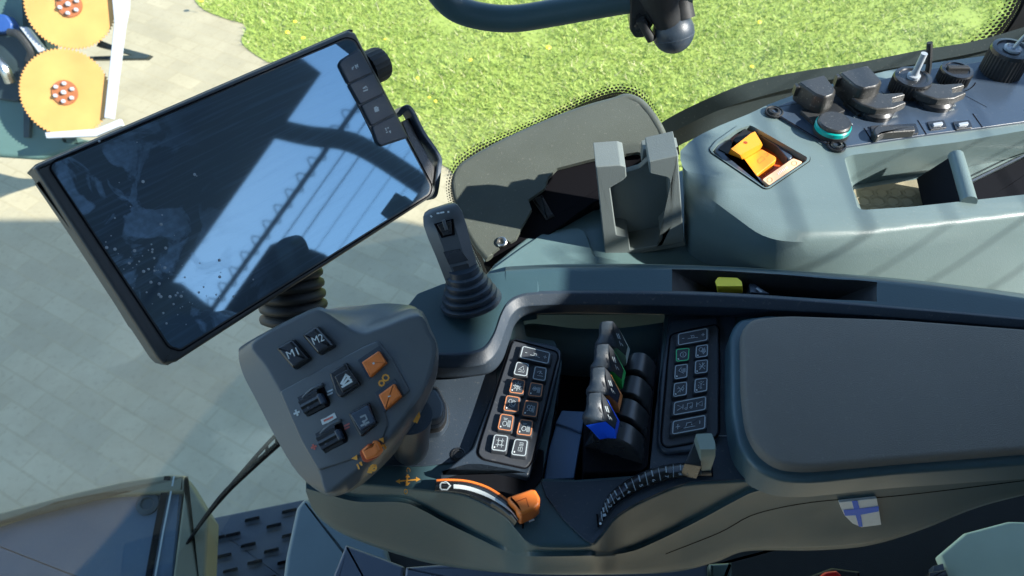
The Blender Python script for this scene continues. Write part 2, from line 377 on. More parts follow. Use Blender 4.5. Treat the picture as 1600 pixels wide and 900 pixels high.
ICON = {
 'minus_tool_plus': [[(.12, .5), (.2, .5)], [(.8, .5), (.92, .5)], [(.86, .36), (.86, .64)], [(.32, .6), (.5, .6), (.68, .66)], [(.42, .38), (.55, .4)], circ(.5, .52, .05, 6, ry=.12)],
 'plus_tool_minus': [[(.08, .5), (.24, .5)], [(.16, .32), (.16, .68)], [(.8, .38), (.8, .62)], [(.4, .4), (.5, .4), (.56, .3), (.66, .42), (.58, .6), (.58, .72), (.46, .72), (.46, .58), (.4, .4)]],
 'media': [[(.1, .3), (.26, .5), (.1, .7)], [(.28, .3), (.28, .7)], [(.42, .66), (.42, .3), (.58, .3), (.58, .6)], circ(.38, .68, .04, 6, ry=.08), circ(.54, .64, .04, 6, ry=.08), [(.72, .3), (.72, .7)], [(.74, .5), (.9, .3), (.9, .7), (.74, .5)]],
 'arm': [[(.25, .75), (.75, .75), (.75, .6)], [(.25, .6), (.6, .25), (.7, .55)], [(.35, .6), (.62, .6)]],
 'arm_small': [[(.3, .7), (.8, .7)], [(.25, .45), (.5, .3), (.62, .5), (.75, .5)], [(.45, .55), (.6, .3)]],
 'gear': [circ(.5, .5, .22, 10), circ(.5, .5, .09, 8), [(.5, .15), (.5, .85)], [(.15, .5), (.85, .5)], [(.25, .25), (.75, .75)], [(.75, .25), (.25, .75)]],
 'gear_bars': [circ(.4, .45, .15, 8), circ(.4, .45, .06, 6), [(.65, .3), (.65, .75)], [(.74, .3), (.74, .75)], [(.83, .3), (.83, .75)], [(.2, .45), (.6, .45)]],
 'chain': [circ(.35, .35, .13, 8), circ(.6, .5, .14, 8), [(.3, .6), (.5, .75), (.7, .7)], [(.55, .25), (.75, .35)], [(.3, .75), (.35, .55)]],
 'chain_bars': [circ(.35, .4, .12, 8), circ(.52, .58, .1, 8), [(.66, .3), (.66, .75)], [(.76, .3), (.76, .75)], [(.25, .7), (.4, .6)], [(.5, .25), (.6, .35)]],
 'disc_bars': [circ(.42, .6, .16, 10), [(.66, .35), (.66, .8)], [(.75, .35), (.75, .8)], [(.84, .35), (.84, .8)], [(.25, .25), (.6, .25)], [(.3, .33), (.55, .33)]],
 'puls': [circ(.5, .5, .16, 8), [(.2, .35), (.8, .35)], [(.2, .65), (.8, .65)], [(.35, .2), (.35, .8)], [(.65, .2), (.65, .8)]],
 'text': [[(.4, .2), (.7, .2), (.7, .4), (.4, .4)], [(.4, .5), (.7, .5), (.7, .75), (.4, .75), (.4, .5)], [(.4, .3), (.7, .3)], [(.55, .5), (.55, .75)]],
 'ring': [circ(.55, .5, .24, 12, ry=.22), [(.55, .4), (.55, .6)]],
 'lamp': [circ(.4, .35, .17, 8), [(.45, .55), (.75, .25)], [(.5, .62), (.8, .35)], [(.55, .7), (.85, .45)], [(.62, .78), (.85, .56)]],
 'work': [[(.3, .45), (.75, .7)], [(.3, .45), (.5, .2), (.55, .5)], [(.65, .3), (.65, .6)], [(.74, .3), (.74, .62)], [(.83, .3), (.83, .62)]],
 'cross': [[(.3, .25), (.8, .75)], [(.75, .25), (.35, .75)], [(.5, .5), (.3, .5)], [(.6, .2), (.6, .4)], [(.7, .5), (.85, .5)]],
 'ix': [[(.3, .3), (.75, .7)], [(.8, .25), (.3, .75)], [(.25, .45), (.5, .45), (.5, .75)], circ(.7, .5, .1, 6)],
 'beacon': [[(.5, .4), (.5, .75)], [(.4, .75), (.6, .75)], [(.42, .4), (.58, .4)], [(.3, .25), (.38, .33)], [(.7, .25), (.62, .33)], [(.5, .2), (.5, .3)], [(.25, .5), (.35, .5)], [(.65, .5), (.78, .5)], [(.3, .7), (.36, .62)]],
 'speaker': [[(.42, .35), (.58, .35), (.58, .55), (.7, .7), (.3, .7), (.42, .55), (.42, .35)], [(.15, .3), (.15, .7)], [(.08, .5), (.22, .5)], [(.84, .36), (.84, .6)]],
 'back': [[(.35, .45), (.3, .3), (.55, .2), (.75, .35), (.7, .45)], [(.3, .7), (.72, .7)], [(.3, .3), (.25, .45)]],
 'apps': [], 'home': [],
}
def icon(mb, q, name, n, wd, m, lift=.0002):
    for st in ICON[name]:
        pts = [quad(q, a, b)+n*lift for a, b in st]
        cl = len(st) > 3 and (Vector(st[0])-Vector(st[-1])).length < 1e-4
        if cl: pts = pts[:-1]
        mb.ribbon(pts, wd, n, m, closed=cl)

# ------------------------------------------------------------ object helpers
ORG = {}
def tag(o, label=None, cat=None, group=None, kind=None):
    if label: o['label'] = label
    if cat: o['category'] = cat
    if group: o['group'] = group
    if kind: o['kind'] = kind
    return o
def thing(name, loc, label, cat, group=None):
    o = bpy.data.objects.new(name, None); COL.objects.link(o); o.location = loc; o.empty_display_size = .01
    ORG[o] = Vector(loc); return tag(o, label, cat, group)
def mk(name, mb, parent=None, label=None, cat=None, group=None, kind=None, sharp=35):
    if parent: org = ORG[parent]
    else:
        n = len(mb.v); org = Vector((sum(v.x for v in mb.v)/n, sum(v.y for v in mb.v)/n, min(v.z for v in mb.v)))
    me = bpy.data.meshes.new(name); me.from_pydata([v-org for v in mb.v], [], mb.f)
    for m in mb.mats: me.materials.append(m)
    me.polygons.foreach_set('material_index', mb.m)
    bm = bmesh.new(); bm.from_mesh(me)
    bmesh.ops.remove_doubles(bm, verts=bm.verts, dist=1e-6)
    bmesh.ops.recalc_face_normals(bm, faces=bm.faces)
    if getattr(mb, 'uvf', None):
        L = bm.loops.layers.uv.new('UVMap')
        for f in bm.faces:
            for lp in f.loops: lp[L].uv = mb.uvf(lp.vert.co+org)
    bm.to_mesh(me); bm.free()
    me.polygons.foreach_set('use_smooth', [True]*len(me.polygons)); me.set_sharp_from_angle(angle=math.radians(sharp))
    o = bpy.data.objects.new(name, me); COL.objects.link(o); ORG[o] = org
    if sharp < 60 and len(me.polygons) < 4000:
        wn = o.modifiers.new('even_shading', 'WEIGHTED_NORMAL'); wn.keep_sharp = True; wn.weight = 60
    if parent: o.parent = parent
    else: o.location = org
    return tag(o, label, cat, group, kind)
def copy_tree(o, delta=Vector(), root=True):
    c = o.copy(); COL.objects.link(c); ORG[c] = ORG[o]+delta
    if root: c.location = o.location+delta
    for ch in list(o.children):
        d = copy_tree(ch, delta, False); d.parent = c
    return c

# ============================================================ SETTING: ground, lawn
GZ = -1.9
g = MB(); g.add([(-60, -60, GZ), (60, -60, GZ), (60, 90, GZ), (-60, 90, GZ)], [[0, 1, 2, 3]], 'paving')
mk('paved_ground', g, kind='structure')
bnd = px([(286, -40), (310, 8), (350, 28), (385, 40), (378, 66), (410, 92), (455, 110), (520, 150), (600, 210), (660, 250), (700, 262), (760, 330), (900, 420), (1300, 560)])
lb = [U(a, b, GZ+.004) for a, b in cr(bnd, 4)]
lawn_xy = [Vector((-3.2, 60, GZ+.004)), U(262, -120, GZ+.004)]+lb+[Vector((14, .2, GZ+.004)), Vector((50, .2, GZ+.004)), Vector((50, 60, GZ+.004))]
g = MB(); g.poly(lawn_xy, 'lawn', holes=()); mk('lawn_ground', g, kind='structure')
def inside(x, y, P):
    c = False; j = len(P)-1
    for i in range(len(P)):
        if (P[i].y > y) != (P[j].y > y) and x < (P[j].x-P[i].x)*(y-P[i].y)/(P[j].y-P[i].y)+P[i].x: c = not c
        j = i
    return c
import numpy as np
rng = np.random.default_rng(3)
vs, fs, tint = [], [], []
from mathutils import noise
nb = 0
for k in range(260000):
    y = 1.3+rng.random()**.9*4.2; x = (rng.random()*2-1)*(y+.9)*.86
    if x > 4.6 or not inside(x, y, lawn_xy): continue
    dn = noise.noise(Vector((x*1.3, y*1.3, 0)))*.5+noise.noise(Vector((x*4, y*4, 5)))*.5
    if dn < -.4 and rng.random() < .75: continue
    a = rng.random()*6.28; h = (.010+.022*rng.random())*(1+dn*.8); wd = .004+.003*rng.random(); ln = h*(.5+rng.random()*1.1)
    cx, sx = math.cos(a), math.sin(a); b = rng.random()*6.28; i = len(vs)
    vs += [(x-cx*wd/2, y-sx*wd/2, GZ+.004), (x+cx*wd/2, y+sx*wd/2, GZ+.004), (x+math.cos(b)*ln, y+math.sin(b)*ln, GZ+.004+h)]
    fs.append((i, i+1, i+2))
    t = .88+.24*rng.random()+dn*.3; yel = rng.random()
    c = (.27*t, .37*t, .075*t) if yel < .72 else ((.37*t, .42*t, .11*t) if yel < .93 else (.48*t, .45*t, .25*t))
    tint += [c]*3
me = bpy.data.meshes.new('grass'); me.from_pydata(vs, [], fs); me.materials.append(M['blade'])
ca = me.color_attributes.new('tint', 'FLOAT_COLOR', 'POINT'); ca.data.foreach_set('color', [q for c in tint for q in (*c, 1)])
o = bpy.data.objects.new('grass', me); COL.objects.link(o); tag(o, 'bright sunlit lawn of short grass beyond the side window', 'grass', kind='stuff')
# dandelions
def dandelion():
    mb = MB(); c = Vector((0, 0, .07))
    mb.tube([Vector((0, 0, 0)), Vector((.004, 0, .035)), c], .003, 'lawn', 6)
    mb.lathe(c, Vector((.1, -.2, 1)), [(0, -.004), (.016, -.003), (.022, .004), (.014, .010), (0, .012)], 'yellow', 14, .18)
    return mk('dandelion', mb)
d0 = dandelion()
dl = [((463, 43), 'yellow dandelion near the paving, above the monitor top edge'), ((452, 62), 'yellow dandelion just below another near the paving edge'),
      ((476, 70), 'small yellow dandelion close to the monitor top corner'), ((602, 69), 'lone yellow dandelion above the monitor side knob'),
      ((671, 160), 'left one of two yellow dandelions beside each other right of the monitor'), ((681, 166), 'right one of two yellow dandelions beside each other right of the monitor'),
      ((735, 104), 'yellow dandelion in the lawn below the bent grab tube'), ((653, 130), 'yellow dandelion right of the monitor side knob'),
      ((1183, 46), 'yellow dandelion right of the ball mount'), ((1171, 115), 'yellow dandelion above the dark window seal'),
      ((856, 88), 'pale yellow dandelion below the straight part of the grab tube'), ((318, 14), 'yellow dandelion in the lawn corner by the paving')]
for i, (p, lab) in enumerate(dl):
    o = d0 if i == 0 else d0.copy()
    if i: COL.objects.link(o)
    o.location = U(*p, GZ+.03); o.scale = [random.uniform(.4, .75)]*3; o.rotation_euler.z = random.random()*6
    o['label'] = lab; o['category'] = 'flower'; o['group'] = 'dandelions in the lawn'

# ============================================================ hedge saw machine outside (far upper left)
def outdoor(u, v, z): return U(u, v, z)
hp = PD(105, 110, 3.4, (.12, -.62, .55))
t = thing('hedge_saw', hp.at(60, 200), 'tractor hedge saw with two toothed orange discs on a white frame, at the far left', 'hedge saw')
for cx, cy, r in ((103, 145, 72), (110, 8, 72)):
    mb = MB(); c = hp.at(cx, cy); R = (hp.at(cx+r, cy)-c).length; ax = hp.n
    x = Vector((1, 0, 0)); x = (x-ax*x.dot(ax)).normalized(); y = ax.cross(x)
    N = 150; ring = lambda rr, h: [c+ax*h+(x*math.cos(2*math.pi*k/N)+y*math.sin(2*math.pi*k/N))*(rr*(1 if k % 2 else .95)) for k in range(N)]
    mb.loft([ring(R, .0), ring(R, .006)], 'disc', c0=True, c1=True)
    d = mk('saw_disc', mb, t, sharp=20)
    mb = MB(); mb.lathe(c+ax*.006, ax, [(R*.28, 0), (R*.28, .006), (0, .008)], 'hub', 24); mk('hub', mb, d)
    mb = MB(); mb.lathe(c+ax*.014, ax, [(R*.052, 0), (R*.052, .012), (0, .016)], 'whitebar', 6); mk('bolt', mb, d)
    for k in range(6):
        a = k*math.pi/3+.4; mb = MB(); q = c+ax*.012+(x*math.cos(a)+y*math.sin(a))*R*.20
        mb.lathe(q, ax, [(R*.044, 0), (R*.044, .012), (0, .014)], 'whitebar', 6); mk('bolt', mb, d)
mb = MB()
mb.chip(hp, [(172, -30), (197, -30), (196, 10), (190, 40), (172, 185), (162, 184), (178, 35)], .03, -.02, .004, 'whitebar', 0)
mk('white_bar', mb, t)
mb = MB(); mb.chip(hp, [(70, 207), (150, 201), (186, 186), (190, 196), (150, 213), (72, 216)], .038, .005, .003, 'whitebar', 0); mk('white_bar', mb, t)
mb = MB(); mb.chip(hp, [(30, 42), (42, 42), (70, 78), (60, 82)], -.03, -.06, .003, 'whitebar', 0)
mk('white_bar', mb, t)
mb = MB(); mb.chip(hp, [(155, 62), (175, 70), (235, 86), (228, 92), (140, 93), (138, 88), (205, 86), (150, 72)], -.06, -.1, .004, 'mdark', 0); mk('strut', mb, t)
mb = MB(); mb.chip(hp, [(-80, -60), (40, -60), (46, 30), (60, 60), (48, 120), (60, 190), (100, 215), (130, 218), (128, 232), (60, 250), (-90, 240)], -.12, -.3, .02, 'mgreen', 8)
mb.chip(hp, [(-10, 55), (36, 50), (46, 90), (30, 160), (-10, 155)], -.1, -.13, .008, 'mdark', 6)
mb.chip(hp, [(36, 80), (50, 110), (46, 215), (36, 215)], -.1, -.14, .004, 'mdark', 0); mk('machine_body', mb, t)
mb = MB(); mb.chip(hp, [(-40, 18), (8, 22), (20, 38), (16, 50), (-40, 50)], -.06, -.16, .008, 'mblue', 5); mk('blue_cover', mb, t)
mb = MB(); mb.tube(cr([hp.at(14, 50, -.05), hp.at(30, 55, -.04), hp.at(48, 80, -.05), hp.at(44, 95, -.07)], 6), .014, 'rubber', 10)
mb.tube(cr([hp.at(-5, 95, -.05), hp.at(8, 110, -.05), hp.at(16, 128, -.07)], 6), .02, 'metal', 10); mk('hose', mb, t)

# ============================================================ front mudguard and step (through windscreen)
t = thing('front_mudguard', U(200, 900, -1.15), 'dusty blue front mudguard with pale olive rim at the lower left corner', 'mudguard')
fp = Pl((0, 0, -.95), (.1, -.15, 1))
mb = MB(); mb.chip(fp, [(-60, 830), (20, 808), (90, 783), (170, 770), (285, 762), (266, 960), (-60, 960)], .0, -.06, .004, 'fender', 2); mk('panel', mb, t)
mb = MB(); mb.chip(fp, [(-60, 812), (0, 800), (50, 787), (120, 768), (190, 752), (262, 741), (290, 742), (287, 768), (170, 774), (90, 789), (20, 812), (-60, 838)], .014, -.07, .006, 'olive', 2)
mb.chip(fp, [(289, 742), (300, 760), (326, 803), (318, 960), (262, 960), (287, 768)], .012, -.07, .006, 'olive', 2); mk('rim', mb, t)
mb = MB(); mb.ribbon([fp.at(262, 744, .015), fp.at(245, 830, .002), fp.at(222, 960, .002)], .012, fp.n, 'line'); mb.ribbon([fp.at(272, 744, .0165), fp.at(255, 830, .003), fp.at(232, 960, .003)], .003, fp.n, 'lgrey'); mk('groove', mb, t)
mb = MB(); c = fp.at(231, 788, .001); mb.lathe(c, fp.n, [(.02, 0), (.02, .004), (.012, .006), (.01, .002), (0, .002)], 'mdark', 20); mk('bolt', mb, t)
t = thing('step_plate', U(380, 850, -1.2), 'dusty dark step plate with rows of punched grip tabs beside the mudguard', 'step')
sp_ = Pl((0, 0, -1.15), (0, 0, 1))
mb = MB(); mb.chip(sp_, [(318, 812), (345, 806), (400, 795), (470, 781), (560, 775), (560, 990), (300, 990)], 0, -.03, .004, 'step', 2); mk('plate', mb, t)
mb = MB()
for (a, b) in [(394, 813), (428, 823), (452, 800), (452, 838), (388, 853), (424, 862), (364, 837), (340, 842), (398, 880), (445, 880), (350, 870), (360, 893), (420, 905)]:
    mb.add([sp_.at(a-12, b+3, .002), sp_.at(a+12, b-2, .002), sp_.at(a+11, b-7, .016), sp_.at(a-11, b-2, .016)], [[0, 1, 2, 3]], 'line')
    mb.add([sp_.at(a-12, b+3, .002), sp_.at(a+12, b-2, .002), sp_.at(a+12, b+3, .004), sp_.at(a-12, b+8, .004)], [[0, 1, 2, 3]], 'step')
mk('grip_tab', mb, t)

# ============================================================ cab glass
PLAN = cr([Vector(p) for p in [(1.5, .30, 0), (.9, .35, 0), (.35, .37, 0), (-.05, .36, 0), (-.35, .29, 0), (-.58, .12, 0), (-.72, -.15, 0), (-.78, -.5, 0), (-.8, -1.1, 0)]], 6)
def onglass(u, v, off=0):
    r = ray(u, v)
    for i in range(len(PLAN)-1):
        a, b = PLAN[i], PLAN[i+1]; e = b-a; n = Vector((e.y, -e.x, 0)).normalized()*1.0
        den = r.dot(n)
        if abs(den) < 1e-6: continue
        t = (a-Vector((CAM.x, CAM.y, 0))).dot(n)/den
        if t <= 0: continue
        q = CAM+r*t; s = (Vector((q.x, q.y, 0))-a).dot(e)/e.length_squared
        if -.001 <= s <= 1.001: return q-r.normalized()*off
    return CAM+r*.0008
glass = thing('cab_glass', (-.2, .33, -.3), 'tinted wraparound cab window with dotted black edge in front of lawn and paving', 'window')
side = PLAN[:20]; front = PLAN[18:]
botz = lambda p: max(-1.25, -.10-max(0, (.1-p.x))*.75) if p.x < .5 else -.10+.1*(p.x-.5)
bx = [botz(p) for p in PLAN]
mb = MB(); mb.loft([[Vector((p.x, p.y, -1.2 if p.x < -.02 else -.25)) for p in PLAN], [Vector((p.x*1.02, p.y*1.02, .95)) for p in PLAN]], 'glass', closed=False)
mk('glass_pane', mb, glass, sharp=80)
def frit_band(name, inner, outer, rows, solid=None, pitch=.0048):
    # inner = clear side pixels, outer = solid side pixels
    mb = MB(); A = [onglass(a, b, .004) for a, b in cr(inner, 6)]; B = [onglass(a, b, .004) for a, b in cr(outer, 6)]
    n = len(A); L = 0; uvd = {}
    key = lambda q: (round(q.x, 4), round(q.y, 4), round(q.z, 4))
    for i in range(n):
        if i: L += ((A[i]-A[i-1]).length+(B[i]-B[i-1]).length)/2
        uvd[key(A[i])] = (L/pitch, rows); uvd[key(B[i])] = (L/pitch, 0)
    mb.loft([A, B], 'frit', closed=False)
    mb.uvf = lambda c: uvd.get(key(c), min(uvd.items(), key=lambda kv: (Vector(kv[0])-c).length)[1])
    o = mk(name, mb, glass, sharp=80)
    return o
fi = [(716, 440), (738, 420), (728, 392), (712, 350), (696, 300), (704, 258), (740, 226), (800, 200), (860, 172), (920, 144), (965, 130), (1002, 138), (1022, 162), (1040, 192), (1060, 200)]
fo = [(740, 452), (764, 430), (748, 392), (730, 350), (714, 300), (722, 272), (750, 247), (806, 219), (866, 192), (926, 163), (966, 152), (992, 160), (1008, 184), (1026, 218), (1060, 226)]
frit_band('dotted_band', fi, fo, 5)
fo2 = [(a+(8 if a < 760 else 2), b+16) for a, b in fo]
mb = MB(); mb.loft([[onglass(a, b, .005) for a, b in cr(fo, 6)], [onglass(a, b, .005) for a, b in cr(fo2, 6)]], 'rubber', closed=False); mk('black_band', mb, glass, sharp=80)
frit_band('dotted_band', [(1316, 152), (1360, 122), (1430, 98), (1500, 66), (1550, 22), (1572, -20)], [(1345, 185), (1420, 150), (1490, 118), (1550, 78), (1590, 26), (1610, -20)], 6)
mb = MB(); mb.loft([[onglass(a, b, .005) for a, b in cr([(1420, 150), (1490, 118), (1550, 78), (1590, 26), (1610, -20)], 6)], [onglass(a, b, .005) for a, b in cr([(1470, 175), (1530, 132), (1585, 86), (1640, 30), (1660, -20)], 6)]], 'rubber', closed=False); mk('black_band', mb, glass, sharp=80)

# window seal along the sill (dark band rising to the right)
t = thing('window_seal', onglass(1200, 150), 'dark rubber window seal curving along the sill behind the side console', 'seal')
se1 = [(1020, 200), (1060, 176), (1120, 148), (1180, 126), (1260, 110), (1340, 98), (1440, 78), (1540, 60), (1700, 10)]
se2 = [(1024, 224), (1064, 200), (1124, 172), (1184, 152), (1262, 132), (1342, 116), (1442, 98), (1542, 78), (1700, 34)]
se3 = [(1030, 246), (1072, 222), (1130, 198), (1190, 176), (1264, 158), (1346, 140), (1444, 122), (1544, 104), (1700, 60)]
mb = MB(); R = []
for row, off in ((se1, .012), (se1, .03), (se2, .035), (se2, .022), (se3, .022)):
    R.append([onglass(a, b, off) for a, b in cr(row, 5)])
mb.loft(R, 'seal', closed=False); mk('rubber_lip', mb, t, sharp=50)
# red and white reflective marker outside on the rear of the sill
t = MB(); rpn = PD(1430, 95, 1.3, (0, -.9, .5)); t.chip(rpn, [(1376, 98), (1470, 74), (1474, 86), (1382, 108)], 0, -.004, .0, 'red', 0); t.chip(rpn, [(1408, 92), (1428, 86), (1432, 94), (1412, 100)], .001, 0, 0, 'flagw', 0)
mk('marker_strip', t, None, 'red and white reflective marker strip beyond the window behind the dials', 'marker')
# ============================================================ A-pillar cover
cp = Pl(U(870, 275, .0), (-.10, -.42, .9))
t = thing('pillar_cover', U(880, 380, -.06), 'dusty grey-green moulded plastic cover with a notched dark opening, behind the phone holder', 'cover')
K3 = lambda s: px(s, 680, 130, 3)
out = K3([(92, 448), (128, 385), (260, 305), (420, 228), (580, 160), (720, 112), (830, 84), (890, 66), (950, 92), (1000, 150), (1040, 215), (1072, 292), (1030, 312), (985, 335), (950, 322), (895, 330), (862, 352), (845, 330), (708, 362), (570, 398), (530, 440), (512, 492), (436, 546), (452, 590), (410, 665), (378, 728), (350, 745), (318, 720), (288, 740), (300, 770), (246, 812), (185, 735), (130, 630), (98, 520)])
mb = MB()
Q = rp(out, 1.2, 2)
top = [cp.at(a, b, 0) for a, b in Q]
mb.prism(top, -cp.n*.006, 0, 'cover'); mk('shell', mb, t, sharp=50)
mb = MB(); mb.tube(cr([cp.at(a+3, b+3, -.0045) for a, b in K3([(246, 812), (185, 735), (130, 630), (96, 520), (90, 446), (128, 383), (260, 303), (420, 226), (580, 158), (720, 110), (830, 80), (890, 62), (952, 88), (1004, 148), (1044, 213), (1074, 290)])], 4), .0045, 'cover', 12); mk('edge_roll', mb, t)
mb = MB(); mb.chip(cp, K3([(440, 520), (520, 420), (600, 370), (850, 300), (990, 300), (1060, 300), (1000, 480), (740, 560), (300, 880), (225, 850), (250, 790), (370, 700)]), -.010, -.05, .001, 'line', 2)
mb.chip(cp, K3([(455, 545), (500, 520), (545, 600), (560, 620), (520, 640)]), -.008, -.03, .002, 'rubber', 1); mk('opening', mb, t)
mb = MB(); c = cp.at(784, 378, .001); mb.lathe(c, cp.n, [(.0048, -.004), (.0048, .0006), (.004, .0012), (.0025, .0008), (.0022, -.001), (0, -.001)], 'metal', 20); mk('screw', mb, t)

# ============================================================ side console
con = thing('side_console', U(1330, 350, -.05), 'grey-green moulded side console with storage tray, lit by the sun', 'console')
ZC = .03; hc = H(ZC)
near = [(1063, 248), (1068, 262), (1085, 276), (1120, 292), (1160, 318), (1200, 346), (1245, 362), (1320, 362), (1400, 352), (1500, 340), (1600, 328), (1760, 306)]
far = [(1063, 236), (1085, 216), (1125, 196), (1170, 178), (1204, 162), (1260, 142), (1330, 124), (1420, 104), (1560, 84), (1760, 54)]
nearS = cr(near, 4)
bez = rp(px([(160, 360), (215, 290), (400, 160), (520, 125), (560, 140), (1040, 420), (1040, 460), (680, 705), (640, 705), (175, 390)], 1080, 170, 5.625), 3)
tray = rp([(1319, 247), (1332, 242), (1497, 222), (1600, 204), (1745, 181), (1745, 287), (1600, 304), (1425, 323), (1349, 328), (1340, 325)], 4)
topP = [hc.at(a, b) for a, b in nearS]+[hc.at(a, b) for a, b in reversed(cr(far, 3))]
mb = MB(); mb.poly(topP, 'console', holes=[[hc.at(a, b) for a, b in bez], [hc.at(a, b) for a, b in tray]])
rows = [nearS]
def off(dx, dy, z): return [U(a+dx*min(1, max(0, (1180-a)/120)), b+dy, z) for a, b in nearS]
r1 = [U(*p, ZC) for p in nearS]
wall = [(1066, 256), (1070, 274), (1082, 292), (1112, 312), (1150, 340), (1192, 368), (1242, 378), (1320, 374), (1400, 364), (1500, 352), (1600, 340), (1760, 318)]
wall2 = [(1068, 300), (1072, 320), (1080, 335), (1108, 345), (1146, 368), (1190, 392), (1242, 402), (1320, 400), (1400, 392), (1500, 380), (1600, 368), (1760, 346)]
wall3 = [(1070, 430), (1074, 440), (1080, 450), (1106, 470), (1144, 490), (1190, 500), (1245, 510), (1320, 520), (1400, 520), (1500, 520), (1600, 520), (1760, 510)]
mb.loft([r1, [U(a, b, ZC-.004) for a, b in cr(wall, 4)], [U(a, b, ZC-.020) for a, b in cr(wall2, 4)], [U(a, b, -.075) for a, b in cr(wall3, 4)]], 'console', closed=False)
mk('body', mb, con, sharp=50)
# shelf in front of the holder
mb = MB(); sh = H(-.035)
mb.chip(sh, [(740, 455), (770, 412), (850, 346), (935, 305), (1070, 262), (1130, 300), (1130, 470), (740, 480)], 0, -.04, .004, 'shelf', 6)
mb.chip(sh, px([(240, 886), (400, 770), (520, 690), (660, 672), (700, 685), (722, 730), (745, 805), (1000, 860), (1170, 860), (1200, 900), (240, 960)], 680, 130, 3), .0025, -.01, .002, 'shelf', 5)
mk('shelf', mb, con, sharp=50)
mb = MB(); mb.add([U(800, 480, -.10), U(1060, 480, -.10), U(1060, 560, -.14), U(800, 560, -.14)], [[0, 1, 2, 3]], 'pale'); mk('lit_side_panel', mb, con)  # pale sheet painted as the console's sunlit side, seen through the gap
# storage tray
tr = MB(); FZ = -.012; k = 0
tq = [hc.at(a, b) for a, b in tray]
fl = [(1331, 291), (1340, 288), (1497, 264), (1600, 244), (1745, 219), (1745, 302), (1600, 322), (1425, 338), (1360, 344), (1352, 341)]
flr = rp(fl, 4); fq = [U(a, b, FZ) for a, b in flr]
lip = [Vector(p)*1 for p in tq]
mid = [a*.94+b*.06-Vector((0, 0, .001)) for a, b in zip(tq, fq)]
tr.loft([tq, mid, fq], 'console'); tr.poly(fq, 'console'); tb = mk('tray', tr, con, sharp=50)
mb = MB(); mz = H(FZ+.0015)
mb.chip(mz, [(1333, 296), (1497, 270), (1500, 335), (1425, 340), (1352, 341)], 0, -.001, 0, 'mattan', 3)
r = .0075
o0 = mz.at(1350, 315); 
for i in range(-2, 9):
    for j in range(-3, 5):
        cx = o0.x+i*r*1.75+(j % 2)*r*.87; cy = o0.y+j*r*1.5
        P = [Vector((cx+math.cos(math.pi/6+k*math.pi/3)*r*.9, cy+math.sin(math.pi/6+k*math.pi/3)*r*.9, FZ+.0025)) for k in range(6)]
        if mz.at(1497, 290).x > cx+r and cx-r > mz.at(1335, 310).x and cy+r < mz.at(1400, 288).y+.004 and cy > mz.at(1400, 342).y: 
            mb.ribbon(P, .0012, Vector((0, 0, 1)), 'beige' if 0 else 'mattan', True); 
            for p in [P]: mb.prism([q-Vector((0,0,.0004)) for q in inset(P, Vector((0, 0, 1)), .0011)], Vector((0, 0, -.002)), .0004, 'mattan')
mk('floor_mat', mb, con)
mb = MB()   # divider
A = hc.at(1482, 247); B = hc.at(1500, 316); dn = Vector((0, 0, -.042)); th = Vector((.011, 0, 0))
mb.prism([A, A+th, B+th, B], dn, .002, 'console')
mb.tube([A+th*.6+Vector((0, .002, .001)), B+th*.6+Vector((0, -.001, .001))], .0065, 'console', 14)
f0 = U(1432, 279, FZ+.012); f1 = U(1445, 335, FZ+.012)
mb.loft([[A, B], [f0, f1]], 'bin', closed=False); mb.loft([[A, f0], [U(1492, 262, FZ), U(1492, 262, FZ)]], 'bin', closed=False)  # dark sheet paints the divider's shaded left side and its shadow
mk('divider', mb, con, sharp=50)
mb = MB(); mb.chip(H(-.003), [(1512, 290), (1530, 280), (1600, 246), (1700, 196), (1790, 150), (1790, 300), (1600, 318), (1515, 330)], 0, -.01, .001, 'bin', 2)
mb.line(H(-.002), [(1512, 286), (1600, 243), (1700, 193)], .002, 'panel'); mk('dark_plate', mb, con)  # near-black flat plate with a diagonal, slightly lighter edge
# recess round the orange switch
K5 = lambda s: px(s, 1080, 170, 5.625)
mb = MB(); bq = [hc.at(a, b) for a, b in bez]
cz = sum(bq, Vector())/len(bq)
inn = [hc.at(a, b, .0012) for a, b in rp(K5([(185, 365), (235, 300), (405, 180), (518, 143), (555, 160), (1020, 425), (1015, 455), (672, 690), (645, 690), (200, 392)]), 3)]
mb.loft([bq, [p+Vector((0, 0, .0012)) for p in bq], inn, [p-Vector((0, 0, .006)) for p in inn]], 'console')
mk('switch_frame', mb, con, sharp=30)
mb = MB(); mb.loft([bq, inset(bq, Vector((0, 0, 1)), -.0007)], 'line'); 
mb.v = [p+Vector((0, 0, .0004)) for p in mb.v]; mk('switch_gap', mb, con)

# ---- orange guarded switch
sw = thing('guarded_switch', hc.at(1185, 262, -.02), 'orange-yellow guarded rocker switch in a recess, unmarked beige label below it', 'switch')
sw['label'] = 'orange-yellow guarded rocker switch set in a recess with a beige label strip'
mb = MB(); mb.poly([hc.at(a, b, -.012) for a, b in K5([(150, 380), (480, 90), (1060, 430), (640, 760)])], 'rust')
mk('recess_floor', mb, sw)
mb = MB(); mb.chip(hc, K5([(195, 370), (240, 305), (350, 255), (365, 290), (300, 400), (430, 470), (620, 610), (650, 690), (500, 620), (330, 500)]), -.002, -.012, .0015, 'panel', 4)
mb.chip(hc, K5([(365, 275), (470, 170), (525, 205), (560, 220), (400, 300)]), -.001, -.012, .0005, 'wires', 2)
mb.chip(hc, K5([(235, 350), (330, 262), (362, 300), (330, 400)]), -.001, -.012, .0005, 'wires', 2)
mb.chip(hc, K5([(590, 222), (700, 262), (890, 400), (890, 430), (850, 440), (750, 320), (630, 250)]), -.003, -.012, .0012, 'panel', 4); mk('side_wall', mb, sw)
